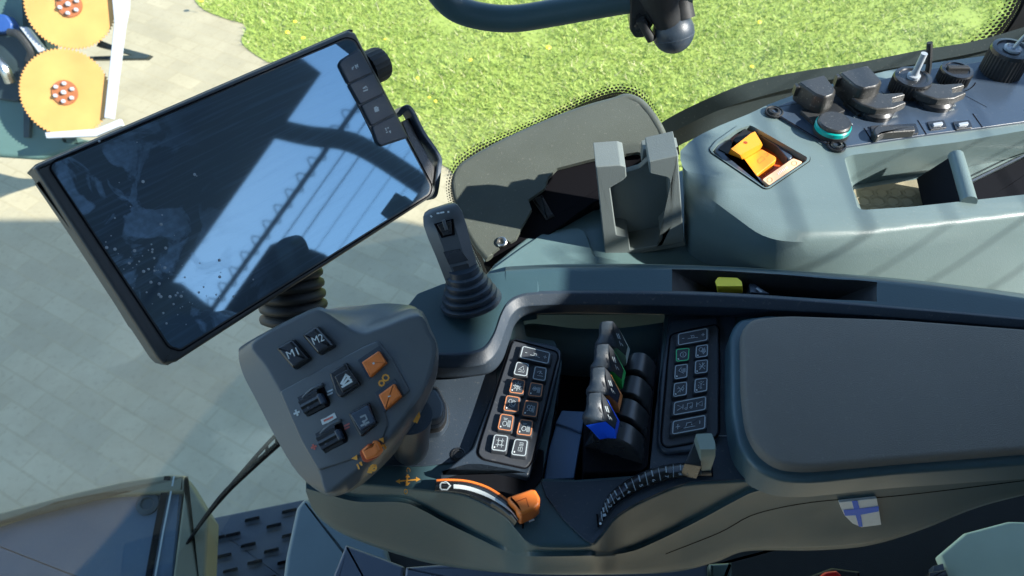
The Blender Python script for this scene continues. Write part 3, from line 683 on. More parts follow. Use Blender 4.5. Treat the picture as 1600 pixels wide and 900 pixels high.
mb = MB(); mb.chip(hc, K5([(440, 455), (620, 350), (745, 420), (750, 445), (580, 580), (560, 575)]), -.0035, -.012, .001, 'yolk', 3)
kq = K5([(585, 450), (625, 415), (650, 440), (600, 480), (590, 470)])
mb.line(hc, kq, .0006, 'orange', -.0033, True); mb.line(hc, K5([(640, 400), (672, 385), (680, 405), (660, 420)]), .0006, 'orange', -.0033)
mk('rocker', mb, sw)
# guard block: raised lip with hole
gp = hc
mb = MB()
T = [gp.at(a, b, .010) for a, b in K5([(350, 352), (525, 215), (560, 200), (612, 285), (600, 318), (430, 405)])]
Bt = [gp.at(a, b, -.004) for a, b in K5([(322, 400), (525, 225), (565, 205), (628, 318), (606, 362), (452, 452)])]
mb.add(T, [list(range(6))], 'yolk'); mb.loft([T, Bt], 'yolk')
e = gp.at(*K5([(478, 296)])[0], .0102); mb.lathe(e, Vector((0, 0, 1)), [(.0018, 0), (0, .0001)], 'rust', 14)
mk('guard', mb, sw)
mb = MB(); mb.chip(hc, K5([(622, 620), (895, 432), (975, 462), (972, 480), (700, 672), (680, 668)]), .0, -.006, .0006, 'beige', 3)
for i in range(7):
    a = 800+i*9-30; mb.line(hc, K5([(760+i*13, 560-i*9), (772+i*13, 578-i*9)]), .0008, 'flagw', .0002)
for cx, cy in ((690, 625), (905, 478)): mb.line(hc, K5(circ(cx, cy, 24, 10, ry=20)[:-1]), .0004, 'orange', .0002, True)
mk('label_strip', mb, sw)

# ---- control panel
K4 = lambda s: px(s, 1200, 60, 4)
pn = MB(); hp2 = H(ZC)
pn.chip(hp2, [(1200, 171), (1247, 153), (1312, 137), (1390, 121), (1462, 106), (1532, 96), (1620, 84), (1760, 62), (1760, 168), (1600, 190), (1535, 199), (1447, 210), (1320, 229), (1295, 226)], .0022, -.002, .0008, 'panel', 2)
for l in ([(600, 560), (650, 640)], [(935, 510), (990, 600)], [(1280, 470), (1340, 555)], [(530, 540), (480, 600)], [(705, 330), (780, 390)], [(1200, 340), (1370, 430)]):
    pn.line(hp2, K4(l), .0011 if l[0][1] > 460 and l[0][0] != 530 else .0005, 'line', .0024)
pn.line(hp2, K4([(0, 440), (380, 668)]), .0014, 'line', .0024); pn.line(hp2, K4([(50, 430), (385, 375), (700, 300)]), .0004, 'line', .0024)
for cc, r0 in (((1170, 250), 150), ):
    pn.line(hp2, K4(circ(cc[0]-20, cc[1]+10, r0, 16, .2, 2.8, ry=82)), .0009, 'line', .0025, curve=False)
# printed ticks
for (a, b, n_) in ((460, 470, 3), (540, 490, 4), (510, 540, 3), (770, 495, 5), (1145, 425, 4), (1135, 450, 4), (730, 400, 3)):
    for i in range(n_): pn.line(hp2, K4([(a+i*9-3, b-i*2-5), (a+i*9, b-i*2+5)]), .0009, 'dprint', .0025)
mk('control_panel', pn, con)
for (a, b) in ((40, 455), (430, 665)):
    mb = MB(); c = hp2.at(*K4([(a, b)])[0], .0026); mb.lathe(c, Vector((0, 0, 1)), [(.0085, -.002), (.0085, 0), (.0075, .0004), (.006, -.0008), (.005, .0012), (.0035, .0012), (.003, -.001), (0, -.001)], 'rubber' if a < 100 else 'gloss', 20); mk('screw', mb, con)

def socket_cap(q, zt, base, lab):
    t = thing('socket_cap', hp2.at(*base[0], .002), lab, 'socket cap', 'flip-up socket caps on the console panel')
    T = [hp2.at(a, b, zt) for a, b in rp(q, 5)]
    mb = MB(); R = [inset(T, Vector((0, 0, 1)), .002), [p-Vector((0, 0, .002)) for p in T], [p-Vector((0, 0, zt*.55)) for p in inset(T, Vector((0, 0, 1)), -.0012)], [p-Vector((0, 0, zt-.005)) for p in T]]
    mb.add(R[0], [list(range(len(T)))], 'cap'); mb.loft(R, 'cap'); mk('lid', mb, t, sharp=40)
    mb = MB(); mb.chip(hp2, base, .006, .002, .0008, 'rubber', 3); mk('base_plate', mb, t)
    mb = MB(); c = (R[-1][len(T)//2]+R[-1][len(T)//3])/2
    mb.box(T[0]+Vector((-.001, 0, -.007)), Vector((.002, 0, 0)), Vector((0, .003, 0)), Vector((0, 0, .005)), 'cap')
    mk('hinge', mb, t); return t
socket_cap(px([(0, 0), (44, -12), (62, 12), (60, 20), (46, 26), (28, 20)], 1245, 127), .024, [(1250, 172), (1298, 154), (1322, 172), (1272, 192)], 'smaller black flip-up socket cap, nearest the orange switch')
socket_cap(px([(0, 0), (46, -12), (70, 14), (62, 23), (40, 27), (26, 22)], 1310, 112), .026, [(1318, 158), (1366, 138), (1392, 156), (1342, 178)], 'larger black flip-up socket cap behind the beak-shaped cover')
t = thing('round_socket', hp2.at(1297, 203, .002), 'round black capped socket with a teal ring in front of the socket caps', 'socket')
c = hp2.at(1298, 206, .002); rr = (hp2.at(1325, 206)-hp2.at(1298, 206)).length
mb = MB(); mb.lathe(c, Vector((0, 0, 1)), [(rr*1.02, 0), (rr*1.02, .004), (rr*.9, .005)], 'rubber', 36); mk('collar', mb, t)
mb = MB(); mb.lathe(c, Vector((0, 0, 1)), [(rr, .004), (rr*1.01, .008), (rr*.95, .009)], 'teal', 36); mk('teal_ring', mb, t)
mb = MB(); mb.lathe(c, Vector((0, 0, 1)), [(rr*.93, .008), (rr*.93, .011), (rr*.85, .0125), (0, .0125)], 'cap', 36); mk('cover', mb, t)

def knob(u, v, rpx, h, name, lab, extra=None, kn=.06):
    c = hp2.at(u, v, .002); rr = (hp2.at(u+rpx, v)-c).length*.98
    t = thing(name, c, lab, 'knob')
    mb = MB(); mb.lathe(c, Vector((0, 0, 1)), [(rr*1.0, 0), (rr*1.0, h*.86)], 'rubber', 72, kn); mk('knurled_rim', mb, t, sharp=20)
    mb = MB(); mb.lathe(c, Vector((0, 0, 1)), [(rr*.98, h*.86), (rr*.95, h), (rr*.75, h*1.02), (rr*.7, h*.95), (0, h*.95)], 'gloss', 40); mk('top_disc', mb, t)
    return t, c, rr
t, c, rr = knob(1417, 142, 26, .016, 'knob_with_wire', 'ribbed black knob with a clear plastic stub standing on it')
mb = MB(); mb.lathe(c+Vector((0, 0, .015)), Vector((0, 0, 1)), [(.006, 0), (.006, .003), (.004, .004), (.003, .008), (.003, .026), (0, .026)], 'clear', 14); mk('stub', mb, t)
mb = MB(); mb.tube([c+Vector((.022, .012, .0)), c+Vector((.017, .012, .02)), c+Vector((.010, .016, .042))], .0028, 'rubber', 8); mk('stalk', mb, t)
t, c, rr = knob(1487, 126, 21, .013, 'rotary_knob', 'low ribbed rotary knob between the stub knob and the tall cap')
mb = MB(); mb.box(c+Vector((0, 0, .014)), Vector((.010, 0, 0)), Vector((0, .0025, 0)), Vector((0, 0, .002)), 'rubber'); mk('pointer', mb, t)
t, c, rr = knob(1562, 112, 27, .026, 'screw_cap', 'tall ribbed black screw cap with pale centre at the panel right end', kn=.04)
mb = MB(); mb.lathe(c+Vector((0, 0, .025)), Vector((0, 0, 1)), [(.008, 0), (.008, .002), (.006, .003), (.004, .001), (0, .001)], 'clear', 20)
mb.tube([c+Vector((0, 0, .025)), c+Vector((.004, 0, .038)), c+Vector((.012, .002, .05))], .0018, 'clear', 8); mk('centre', mb, t)
def beak(u, v, lab):
    t = thing('beak_cap', hp2.at(u, v, .002), lab, 'rotary switch', 'beak-shaped rotary switches on the console panel')
    c = hp2.at(u, v, .002); mb = MB(); mb.lathe(c, Vector((0, 0, 1)), [(.0165, 0), (.0165, .005), (.014, .007), (0, .007)], 'gloss', 30); mk('base', mb, t)
    mb = MB(); O = [(-.024, .004), (-.02, .011), (-.006, .013), (.008, .011), (.026, .013), (.027, .009), (.014, .004), (.012, -.002), (.022, .001), (.024, -.003), (.010, -.011), (-.006, -.013), (-.018, -.006)]
    T = [c+Vector((a, b, .013)) for a, b in rp(O, .004)]
    mb.prism(T, Vector((0, 0, -.007)), .0018, 'cap'); mk('beak', mb, t); return t
beak(1366, 175, 'beak-shaped black rotary switch in front of the larger socket cap')
beak(1459, 160, 'beak-shaped black rotary switch in front of the low rotary knob')
t = thing('rocker_switch', hp2.at(1400, 205, .002), 'long black curved rocker switch at the front edge of the console panel', 'switch')
mb = MB(); mb.chip(hp2, K4([(640, 545), (925, 530), (945, 590), (660, 630)]), .004, .002, .0005, 'gloss', 2); mk('base', mb, t)
mb = MB(); mb.chip(hp2, K4([(655, 565), (690, 535), (720, 545), (915, 540), (930, 575), (720, 590), (690, 615), (665, 600)]), .010, .003, .002, 'cap', 4); mk('rocker', mb, t)
for (x0, lab) in ((1000, 'left one of two flat slotted switches on the console panel'), (1160, 'right one of two flat slotted switches on the console panel')):
    t = thing('slot_switch', hp2.at(*K4([(x0+50, 540)])[0], .002), lab, 'switch', 'flat slotted switches')
    mb = MB(); mb.chip(hp2, K4([(x0-5, 520), (x0+100, 508), (x0+120, 555), (x0+15, 570)]), .0036, .002, .0004, 'gloss', 2); mk('base', mb, t)
    mb = MB(); mb.chip(hp2, K4([(x0+28, 528), (x0+90, 518), (x0+98, 535), (x0+36, 545)]), .0055, .003, .0006, 'clear', 2); mk('slot', mb, t)

# ============================================================ phone holder on shelf
base = sh.at(1000, 395); YH = base.y; fpn = PY(YH)
ph = thing('phone_holder', base, 'matt grey-green phone holder with two clamp cheeks standing on the shelf', 'phone holder')
bk = Vector((0, .030, 0))
# back plate
mb = MB(); bp_ = PY(YH+.022)
mb.chip(bp_, K3([(800, 330+90), (860, 430), (960, 400), (1000, 360), (1140, 330), (1140, 700), (1080, 760), (900, 770), (800, 740)]), 0, -.006, .001, 'holder', 4); mk('back_plate', mb, ph)
def cheek(P, m='holder'):
    mb = MB(); T = [fpn.at(a, b) for a, b in rp(K3(P), 1.5)]; mb.prism(T, bk, .001, m); return mk('clamp_cheek', mb, ph)
cheek([(752, 392), (868, 384), (893, 392), (897, 440), (880, 457), (820, 492), (850, 712), (905, 722), (918, 800), (796, 808)])
cheek([(1003, 368), (1138, 338), (1166, 745), (1035, 778), (1030, 770), (1062, 755), (1060, 708), (1103, 668), (1096, 450), (1084, 442), (1006, 424)])
mb = MB(); T = [fpn.at(a, b) for a, b in rp(K3([(796, 808), (918, 800), (1040, 778), (1168, 745), (1172, 775), (1100, 838), (960, 850), (800, 845)]), 2)]
mb.prism([fpn.at(a, b) for a, b in rp(K3([(796, 800), (1168, 740), (1172, 765), (790, 828)]), 1)], bk, .001, 'holder'); mk('foot', mb, ph)
mb = MB(); mb.prism([PY(YH+.03).at(a, b) for a, b in K3([(975, 312), (1100, 290), (1138, 300), (1040, 345), (968, 372)])], Vector((0, .012, 0)), .001, 'holder'); mk('upper_tab', mb, ph)
# ============================================================ ARMREST
arm = thing('armrest', U(900, 600, -.08), 'dark grey tractor armrest console carrying keypads, levers and a padded rest', 'armrest')
def interp(pts, u):
    for i in range(len(pts)-1):
        if pts[i][0] <= u <= pts[i+1][0] or i == len(pts)-2:
            a, b = pts[i], pts[i+1]; return a[1]+(b[1]-a[1])*(u-a[0])/(b[0]-a[0])
    return pts[0][1]
def smoothrow(pts):
    q = [(p.x, p.y) for p in cr([Vector((a, b)) for a, b in pts], 8)]
    return lambda u: interp(q, u)
E0 = smoothrow([(478, 742), (520, 752), (600, 760), (677, 767), (720, 774), (757, 790), (789, 809), (808, 831), (830, 851), (880, 855), (925, 852), (944, 834), (962, 811), (994, 790), (1050, 765), (1085, 757), (1212, 750), (1300, 744), (1400, 735), (1600, 716), (1760, 700)])
E1 = smoothrow([(478, 756), (520, 768), (560, 777), (627, 778), (660, 790), (693, 808), (747, 834), (790, 854), (827, 862), (933, 861), (981, 856), (1019, 842), (1087, 809), (1150, 775), (1181, 761), (1228, 755), (1400, 740), (1600, 722), (1760, 706)])
E2 = lambda u: E1(u)+(9 if u < 1180 else 9+3*(u-1180)/400)
EB = smoothrow([(478, 768), (490, 800), (520, 826), (560, 845), (627, 868), (693, 884), (800, 896), (933, 898), (1050, 894), (1119, 878), (1169, 861), (1275, 860), (1360, 852), (1440, 828), (1520, 796), (1600, 774), (1760, 740)])
us = [478+(1760-478)*i/150 for i in range(151)]
# cowl: the deck edge curves out, below it a concave face down to the light ridge
rowsz = []
def zt(u): return -.016
R = []
R.append([U(u, E0(u)-3, .000) for u in us])
R.append([U(u, E0(u), -.0008) for u in us])
R.append([U(u, E0(u)+2.5, -.003) for u in us])
zr = lambda u: -.003-max(.002, (E1(u)-E0(u))*.00085)
R.append([U(u, E1(u), zr(u)) for u in us])
R.append([U(u, E2(u)-2, zr(u)-.0002) for u in us])
R.append([U(u, E2(u)+1, zr(u)-.004) for u in us])
zb = lambda u, t: zr(u)-.004-(EB(u)-E2(u))*t*.0009
for t_ in (.25, .5, .75, .93): R.append([U(u, E2(u)+(EB(u)-E2(u))*t_, zb(u, t_)) for u in us])
R.append([U(u, EB(u), zb(u, 1)-.003) for u in us])
R.append([U(u, EB(u)-14, zb(u, 1)-.03) for u in us])
mb = MB(); mb.loft(R, 'body', closed=False)
# deck plate with the lever well as a hole
farP = [(1760, 560), (1500, 520), (1200, 492), (1060, 486), (812, 486), (760, 500), (700, 560), (640, 560), (560, 640), (500, 700)]
well = [(816, 492), (1039, 491), (1033, 560), (1020, 690), (1014, 742), (902, 750), (846, 748), (866, 640), (878, 566), (866, 532), (822, 526)]
mb.poly([U(u, E0(u)-3, 0) for u in us]+[U(a, b, 0) for a, b in farP], 'body', holes=[[U(a, b, 0) for a, b in rp(well, 4)]])
mk('body', mb, arm, sharp=55)
wq = rp(well, 4)
mb = MB(); W0 = [U(a, b, 0) for a, b in wq]; dn = Vector((0, 0, -.045)); 
keep = [i for i, (a, b) in enumerate(wq)]
rings = [W0, [p+dn for p in W0]]; n = len(W0)
mb.v = [Vector(p) for r_ in rings for p in r_]; k0 = mb.mi('module')
for i in range(n):
    j = (i+1) % n
    if min(wq[i][1], wq[j][1]) < 496 and abs(wq[i][1]-wq[j][1]) < 12: continue     # open towards the window side
    mb.f.append([i, j, n+j, n+i]); mb.m.append(k0)
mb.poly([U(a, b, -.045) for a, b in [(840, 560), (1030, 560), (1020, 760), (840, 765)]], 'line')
mk('lever_well', mb, arm)
mb = MB()   # curved inner wall of the trough
tw = []
for (dv, z) in ((0, -.012), (20, -.014), (45, -.022), (75, -.04)):
    tw.append([U(a, b+dv, z) for a, b in cr([(800, 512), (826, 506), (850, 507), (900, 513), (960, 513), (1000, 509), (1048, 502)], 5)])
mb.loft(tw, 'body', closed=False); mk('trough_wall', mb, arm, sharp=80)
mb = MB(); bt = H(-.012)
mb.chip(bt, [(878, 641), (914, 643), (909, 676), (890, 668), (868, 661)], .0, -.02, .0008, 'tray', 2)
mb.chip(bt, [(869, 663), (890, 670), (909, 678), (905, 700), (897, 747), (850, 750), (858, 700)], -.002, -.02, .0008, 'tray', 2); mk('blue_insert', mb, arm)
hd = H(0)
# left deck panel (seam), right deck panel
mb = MB(); mb.chip(hd, [(520, 690), (600, 727), (660, 728), (712, 722), (728, 716), (737, 700), (776, 600), (776, 560), (640, 540)], .0012, -.001, .0005, 'deck', 3); mk('deck_panel', mb, arm)
mb = MB(); mb.chip(hd, [(905, 752), (1014, 745), (1024, 640), (1038, 560), (1044, 494), (1150, 494), (1150, 640), (1162, 704), (1190, 742), (1178, 748), (1080, 752), (1048, 762), (992, 787), (960, 808), (942, 832), (926, 850), (912, 842), (880, 811), (853, 775), (845, 752)], .0012, -.001, .0005, 'deck', 2); mk('deck_panel', mb, arm)
# deck markings: cross arrows, screws
mb = MB(); h0 = .0003
mb.line(hd, [(622, 752), (654, 749)], .0011, 'amber', h0); mb.line(hd, [(637, 741), (635, 759)], .0011, 'amber', .0014)
for tri in ([(618, 752), (625, 748), (625, 756)], [(657, 749), (650, 745), (650, 753)], [(637, 759), (641, 754), (633, 754)], [(637, 741), (633, 746), (641, 746)]): mb.poly([hd.at(a, b, h0) for a, b in tri], 'amber')
tpx(mb, hd, (634, 768), 9, 6, -88, '0', 'amber', .0008); tpx(mb, hd, (638, 734), 7, 6, 80, 'C', 'amber', .0016)
mk('arrow_print', mb, arm)
mb = MB(); mb.line(hd, [(818, 806), (817, 826)], .0012, 'line', .0003); mb.line(hd, [(828, 806), (832, 812), (826, 813)], .003, 'wprint', .0003); mk('notch', mb, arm)
for (a, b) in ((716, 710),):
    mb = MB(); mb.lathe(hd.at(a, b, .0015), Vector((0, 0, 1)), [(.0052, 0), (.0052, .0004), (.0043, .0006), (.004, -.002), (.0032, .0004), (.0022, .0004), (.0018, -.0012), (0, -.0012)], 'gloss', 24); mk('screw', mb, arm)
# left keypad module box
mod = [(802, 527), (868, 539), (877, 547), (876, 562), (858, 640), (826, 744), (790, 736), (750, 729), (731, 729), (700, 738), (686, 742), (738, 700), (778, 590)]
mb = MB(); mb.chip(hd, mod, .009, -.002, .002, 'module', 5); mk('keypad_plinth', mb, arm)
mb = MB(); mb.chip(hd, [(690, 745), (732, 732), (790, 740), (826, 748), (836, 700), (850, 704), (848, 745), (826, 775), (800, 782), (750, 762), (700, 754)], .0016, -.001, .0, 'bin', 2); mk('recess_shade', mb, arm)  # flat black plate paints the shade inside the recess
# right keypad plinth with frame
mb = MB(); mb.chip(hd, [(1046, 500), (1122, 494), (1128, 560), (1124, 684), (1104, 704), (1040, 708), (1027, 694), (1031, 600)], .0045, .0, .002, 'module', 8); mk('keypad_plinth', mb, arm)
mb = MB(); mb.line(hd, [(1122, 681), (1136, 681)], .0006, 'dprint', .002); mk('mark', mb, arm)
# rail along the far side with storage slot
def row(pts, us_): f = smoothrow(pts); return [(u, f(u)) for u in us_]
ur = [790+i*10 for i in range(98)]
rf = row([(780, 424), (800, 421), (900, 417), (1040, 418), (1200, 424), (1400, 439), (1600, 464), (1780, 492)], ur)
rn = row([(780, 468), (800, 463), (830, 459), (900, 457), (1040, 458), (1200, 465), (1400, 481), (1600, 499), (1780, 520)], ur)
sf = row([(780, 430), (1040, 422), (1200, 429), (1300, 437), (1400, 446), (1780, 500)], ur)
sn = row([(780, 452), (1040, 456), (1200, 462), (1300, 468), (1400, 474), (1780, 510)], ur)
rb = row([(780, 494), (812, 490), (900, 489), (1040, 491), (1150, 493), (1400, 503), (1780, 540)], ur)
ZR = .030
G = [[U(a, b-6, -.06) for a, b in rf], [U(a, b-3, ZR-.02) for a, b in rf], [U(a, b, ZR-.002) for a, b in rf], [U(a, b+2, ZR) for a, b in rf], [U(a, b, ZR) for a, b in sf], [U(a, b, ZR-.001) for a, b in sn], [U(a, b, ZR-.001) for a, b in rn]]
mb = MB(); vs = [q for r_ in G for q in r_]; n = len(ur); fs = []
for i in range(len(G)-1):
    for j in range(n-1):
        if i == 4 and 1045 <= ur[j] < 1365: continue
        fs.append([i*n+j, i*n+j+1, (i+1)*n+j+1, (i+1)*n+j])
mb.add(vs, fs, 'body'); rail = mk('rail', mb, arm, sharp=40)
mb = MB(); js = [j for j in range(n) if 1045 <= ur[j] <= 1370]
A = [G[4][j] for j in js]; B = [G[5][j] for j in js]; L = len(js)
dep = lambda i: -.028*min(1, (i+.01)/(L*.28))*min(1, (L-1-i+.01)/(L*.2))
A2 = [p+Vector((0, -.001, dep(i))) for i, p in enumerate(A)]; B2 = [p+Vector((0, .001, dep(i))) for i, p in enumerate(B)]
mb.loft([A, A2, B2, B], 'rubber', closed=False); mk('slot', mb, arm, sharp=60)
mb = MB(); mb.ribbon(A, .0012, Vector((0, 0, 1)), 'line', lift=.0004); mk('slot_edge', mb, arm)
mb = MB()
for a, b in ((1402, 496), (1488, 502), (1574, 507)): mb.chip(H(.02), [(a-7, b-4), (a+7, b-3), (a+5, b+6), (a-9, b+5)], .0, -.004, 0, 'line', 0)
mk('clip_holes', mb, arm)
mb = MB(); mb.line(H(.021), [(1566, 509), (1581, 510)], .0012, 'panel'); mk('clip', mb, arm)
# body seam
mb = MB(); sm_ = smoothrow([(1034, 868), (1125, 832), (1181, 803), (1275, 784), (1400, 775), (1600, 751), (1760, 730)])
def onside(u, v, out=.0006):
    t_ = max(0, min(1, (v-E2(u))/max(1, EB(u)-E2(u)))); p = U(u, v, zb(u, t_)); return p+(CAM-p).normalized()*out
P = [onside(u, sm_(u)) for u in range(1040, 1760, 12)]
mb.ribbon(P, .0008, Vector((0, -.9, .4)).normalized(), 'line'); mk('side_seam', mb, arm)
# joystick pod, flush with the rail, and the chamfered lip running along both
pod = H(.0296)
INN = [(672, 551), (700, 553), (735, 551), (757, 543), (772, 522), (783, 492), (794, 473), (812, 462), (840, 458), (900, 457), (1040, 458), (1200, 465), (1400, 481), (1600, 499), (1780, 520)]
OUT = [(664, 588), (700, 590), (737, 588), (766, 582), (784, 564), (796, 532), (804, 508), (820, 493), (848, 490), (900, 489), (1040, 491), (1200, 496), (1400, 508), (1600, 524), (1780, 545)]
ci, co = cr(INN, 7), cr(OUT, 7)
mix = lambda f_, z: [U(a.x*(1-f_)+b.x*f_, a.y*(1-f_)+b.y*f_, z) for a, b in zip(ci, co)]
mb = MB(); mb.loft([mix(-.12, .0285), mix(-.03, .0300), mix(.03, .0302), mix(.10, .0298), mix(.52, .0255), mix(.60, .0242), mix(.92, .0120), mix(1, .0095), mix(1.02, -.004)], 'deck', closed=False); mk('lip', mb, arm, sharp=35)
podP = [(628, 520), (636, 478), (652, 458), (690, 443), (740, 430), (800, 421), (842, 419.5), (842, 459), (814, 463), (796, 474), (785, 493), (774, 522), (758, 544), (735, 552), (700, 554), (660, 552)]
mb = MB(); mb.chip(pod, podP, 0, -.031, .0012, 'body', 3); mk('joystick_pod', mb, arm, sharp=40)
# armrest pad
padt = thing('armrest_pad', U(1380, 620, 0), 'broad charcoal textured armrest pad with rounded front corners', 'armrest pad')
mb = MB(); mb.chip(H(.022), [(1141, 520), (1153, 498), (1200, 490), (1760, 530), (1760, 712), (1600, 724), (1400, 738), (1270, 752), (1222, 750), (1180, 732), (1154, 700), (1142, 640)], .0, -.024, .004, 'rim', 26); mk('pad_frame', mb, padt, sharp=50)
mb = MB(); mb.chip(H(.030), [(1159, 514), (1176, 496), (1230, 491), (1400, 497), (1600, 512), (1760, 524), (1760, 690), (1600, 702), (1400, 718), (1264, 730), (1218, 726), (1186, 703), (1168, 668), (1161, 610)], .0, -.020, .0035, 'pad', 20); mk('cushion', mb, padt, sharp=60)
# yellow switch + black rocker in the slot
t = thing('yellow_switch', U(1138, 448, .01), 'yellow square-topped switch standing in the armrest slot', 'switch')
mb = MB(); T = [H(ZR-.002).at(a, b) for a, b in rp([(1117, 440), (1122, 433), (1152, 434), (1159, 440), (1160, 447), (1120, 447)], 2)]; Bq = [H(ZR-.014).at(a, b) for a, b in rp([(1119, 446), (1122, 440), (1154, 440), (1160, 444), (1161, 458), (1121, 458)], 2)]
mb.add(T, [list(range(len(T)))], 'yellow'); mb.loft([T, Bq], 'yellow'); mk('cap', mb, t)
t = thing('black_switch', U(1185, 452, .01), 'black wedge switch with faint print beside the yellow switch', 'switch')
mb = MB(); mb.chip(H(ZR-.008), [(1170, 443), (1178, 443), (1203, 459), (1172, 457)], 0, -.01, .0006, 'panel', 1); mb.line(H(ZR-.007), [(1182, 450), (1190, 456)], .002, 'dprint', .0003); mk('rocker', mb, t)

# ---- keypads
def keypad(name, lab, outline, pl, keys, ox, oy, k):
    t = thing(name, pl.at(*px(outline, ox, oy, k)[0]), lab, 'keypad', 'armrest keypads')
    mb = MB(); mb.chip(pl, px(outline, ox, oy, k), .0016, -.0005, .0007, 'key', 7); 
    gr = [pl.at(a, b, .0004) for a, b in rp(px(outline, ox, oy, k), 7)]; mb.ribbon(inset(gr, pl.n, -.0008), .0012, pl.n, 'line', True); mk('key_mat', mb, t)
    for q, ic, colr, led in keys:
        P = px(q, ox, oy, k); mb = MB(); T = [pl.at(a, b, .0048) for a, b in rp(P, 2.2)]
        mb.prism(T, -pl.n*.0036, .0008, 'key', draft=.0006)
        Q = [pl.at(a, b, .0049) for a, b in P]; c = sum(Q, Vector())/4; Qi = [c+(p-c)*.86 for p in Q]
        rr = []
        for i in range(4):
            a, b_, d = Qi[i-1], Qi[i], Qi[(i+1) % 4]; e1 = (a-b_).normalized()*.0012; e2 = (d-b_).normalized()*.0012
            rr += [b_+e1, b_+(e1+e2)*.3, b_+e2]
        mb.ribbon(rr, .0007, pl.n, 'kprint' if colr == 'wprint' else colr, True)
        icon(mb, Qi, ic, pl.n, .0004, 'kprint')
        if led: L0 = quad(Qi, .16, .84); mb.ribbon([L0-(Qi[1]-Qi[0])*.05, L0+(Qi[1]-Qi[0])*.05], .0011, pl.n, 'wprint', lift=.0002)
        mk('button', mb, t, colr == 'gprint' and 'green-framed button' or (colr == 'oprint' and 'orange-framed button' or None))
    return t
keypad('keypad', 'left keypad of twelve-odd small keys, four rows of them framed in orange', [(262, 52), (400, 88), (528, 124), (536, 160), (520, 200), (368, 822), (335, 862), (60, 802), (28, 770), (45, 700), (246, 70)], H(.009), [
 ([(305, 77), (502, 125), (488, 205), (283, 160)], 'minus_tool_plus', 'wprint', 0),
 ([(275, 180), (357, 195), (343, 283), (250, 268)], 'arm', 'wprint', 0), ([(390, 208), (472, 222), (460, 313), (372, 298)], 'arm_small', 'wprint', 0),
 ([(245, 285), (335, 300), (320, 397), (222, 385)], 'gear', 'oprint', 1), ([(362, 310), (448, 325), (436, 415), (342, 405)], 'gear_bars', 'oprint', 1),
 ([(208, 393), (300, 408), (290, 512), (185, 500)], 'chain', 'oprint', 1), ([(328, 425), (420, 438), (405, 545), (303, 532)], 'chain_bars', 'oprint', 1),
 ([(172, 510), (262, 525), (245, 635), (148, 620)], 'disc_bars', 'oprint', 1), ([(295, 545), (385, 558), (370, 665), (268, 652)], 'disc_bars', 'oprint', 1),
 ([(130, 643), (226, 655), (210, 765), (108, 752)], 'puls', 'wprint', 1), ([(262, 672), (352, 682), (336, 795), (234, 783)], 'text', 'wprint', 1)], 740, 520, 4.09)
k_ = keypad('keypad', 'right keypad beside the padded rest, one small key framed in green', [(112, 132), (250, 98), (385, 72), (400, 90), (400, 730), (372, 762), (92, 812), (60, 795), (57, 740), (95, 300)], H(.0045), [
 ([(143, 122), (345, 82), (345, 163), (143, 200)], 'minus_tool_plus', 'wprint', 0),
 ([(138, 214), (228, 205), (222, 288), (138, 298)], 'ring', 'gprint', 1), ([(262, 195), (340, 183), (338, 263), (257, 275)], 'lamp', 'wprint', 1),
 ([(133, 313), (217, 301), (213, 393), (128, 406)], 'work', 'wprint', 1), ([(257, 285), (340, 275), (337, 362), (252, 373)], 'cross', 'wprint', 1),
 ([(127, 422), (213, 410), (210, 500), (120, 514)], 'ix', 'wprint', 1), ([(254, 397), (338, 386), (335, 475), (249, 490)], 'beacon', 'wprint', 1),
 ([(118, 540), (338, 497), (335, 588), (112, 628)], 'media', 'wprint', 0), ([(110, 655), (335, 612), (332, 703), (104, 745)], 'speaker', 'wprint', 0)], 1020, 490, 3.91)
for o in bpy.data.objects:
    if o.get('label', '').startswith('left keypad'): o['label'] = 'left keypad in the armrest, with six of its small keys framed in orange'

# ---- throttle slider (orange) and scale
hs = H(.0)
t = thing('hand_throttle', hs.at(740, 780), 'orange hand throttle lever on a curved black quadrant with a white wedge stripe', 'throttle')
O_ = cr([(682, 752), (700, 751), (730, 753), (760, 762), (785, 777), (802, 792), (812, 808)], 6); I_ = cr([(679, 768), (700, 769), (726, 773), (752, 784), (775, 797), (792, 810), (803, 822)], 6)
n = len(O_)
mb = MB(); rr = []
for f_, z in ((0, .001), (0, .0075), (.15, .010), (.5, .011), (.85, .009), (1, .003), (1.02, -.001)):
    rr.append([hs.at(a.x*(1-f_)+b.x*f_, a.y*(1-f_)+b.y*f_, z) for a, b in zip(O_, I_)])
mb.loft(rr, 'gloss', closed=False)
mb.add([r_[0] for r_ in rr], [list(range(len(rr)))], 'gloss'); mk('quadrant', mb, t, sharp=60)
mb = MB(); mb.ribbon([hs.at(a.x, a.y-1.5, 0.0078) for a in O_], .0014, Vector((0, 0, 1)), 'orange'); mk('orange_edge', mb, t)
mb = MB(); A = []; B = []
for i in range(8, n):
    f0 = .30; f1 = .30+.33*(1-(i-8)/(n-8))**.8+.02
    a, b = O_[i], I_[i]; A.append(hs.at(a.x*(1-f0)+b.x*f0, a.y*(1-f0)+b.y*f0, .0112)); B.append(hs.at(a.x*(1-f1)+b.x*f1, a.y*(1-f1)+b.y*f1, .0112))
mb.loft([A, B], 'wprint', closed=False)
e = [(688, 757), (690, 754), (699, 754), (702, 757), (704, 759), (701, 762), (699, 765), (690, 765), (688, 762)]; mb.line(hs, e, .0009, 'wprint', .0112, True); mb.line(hs, [(694, 753), (698, 753)], .001, 'wprint', .0112); mk('wedge_print', mb, t)
mb = MB(); mb.chip(H(.012), [(792, 776), (829, 763), (837, 764), (844, 776), (844, 787), (836, 795), (814, 805), (808, 800), (805, 790), (797, 783)], .006, -.008, .0022, 'orange', 3)
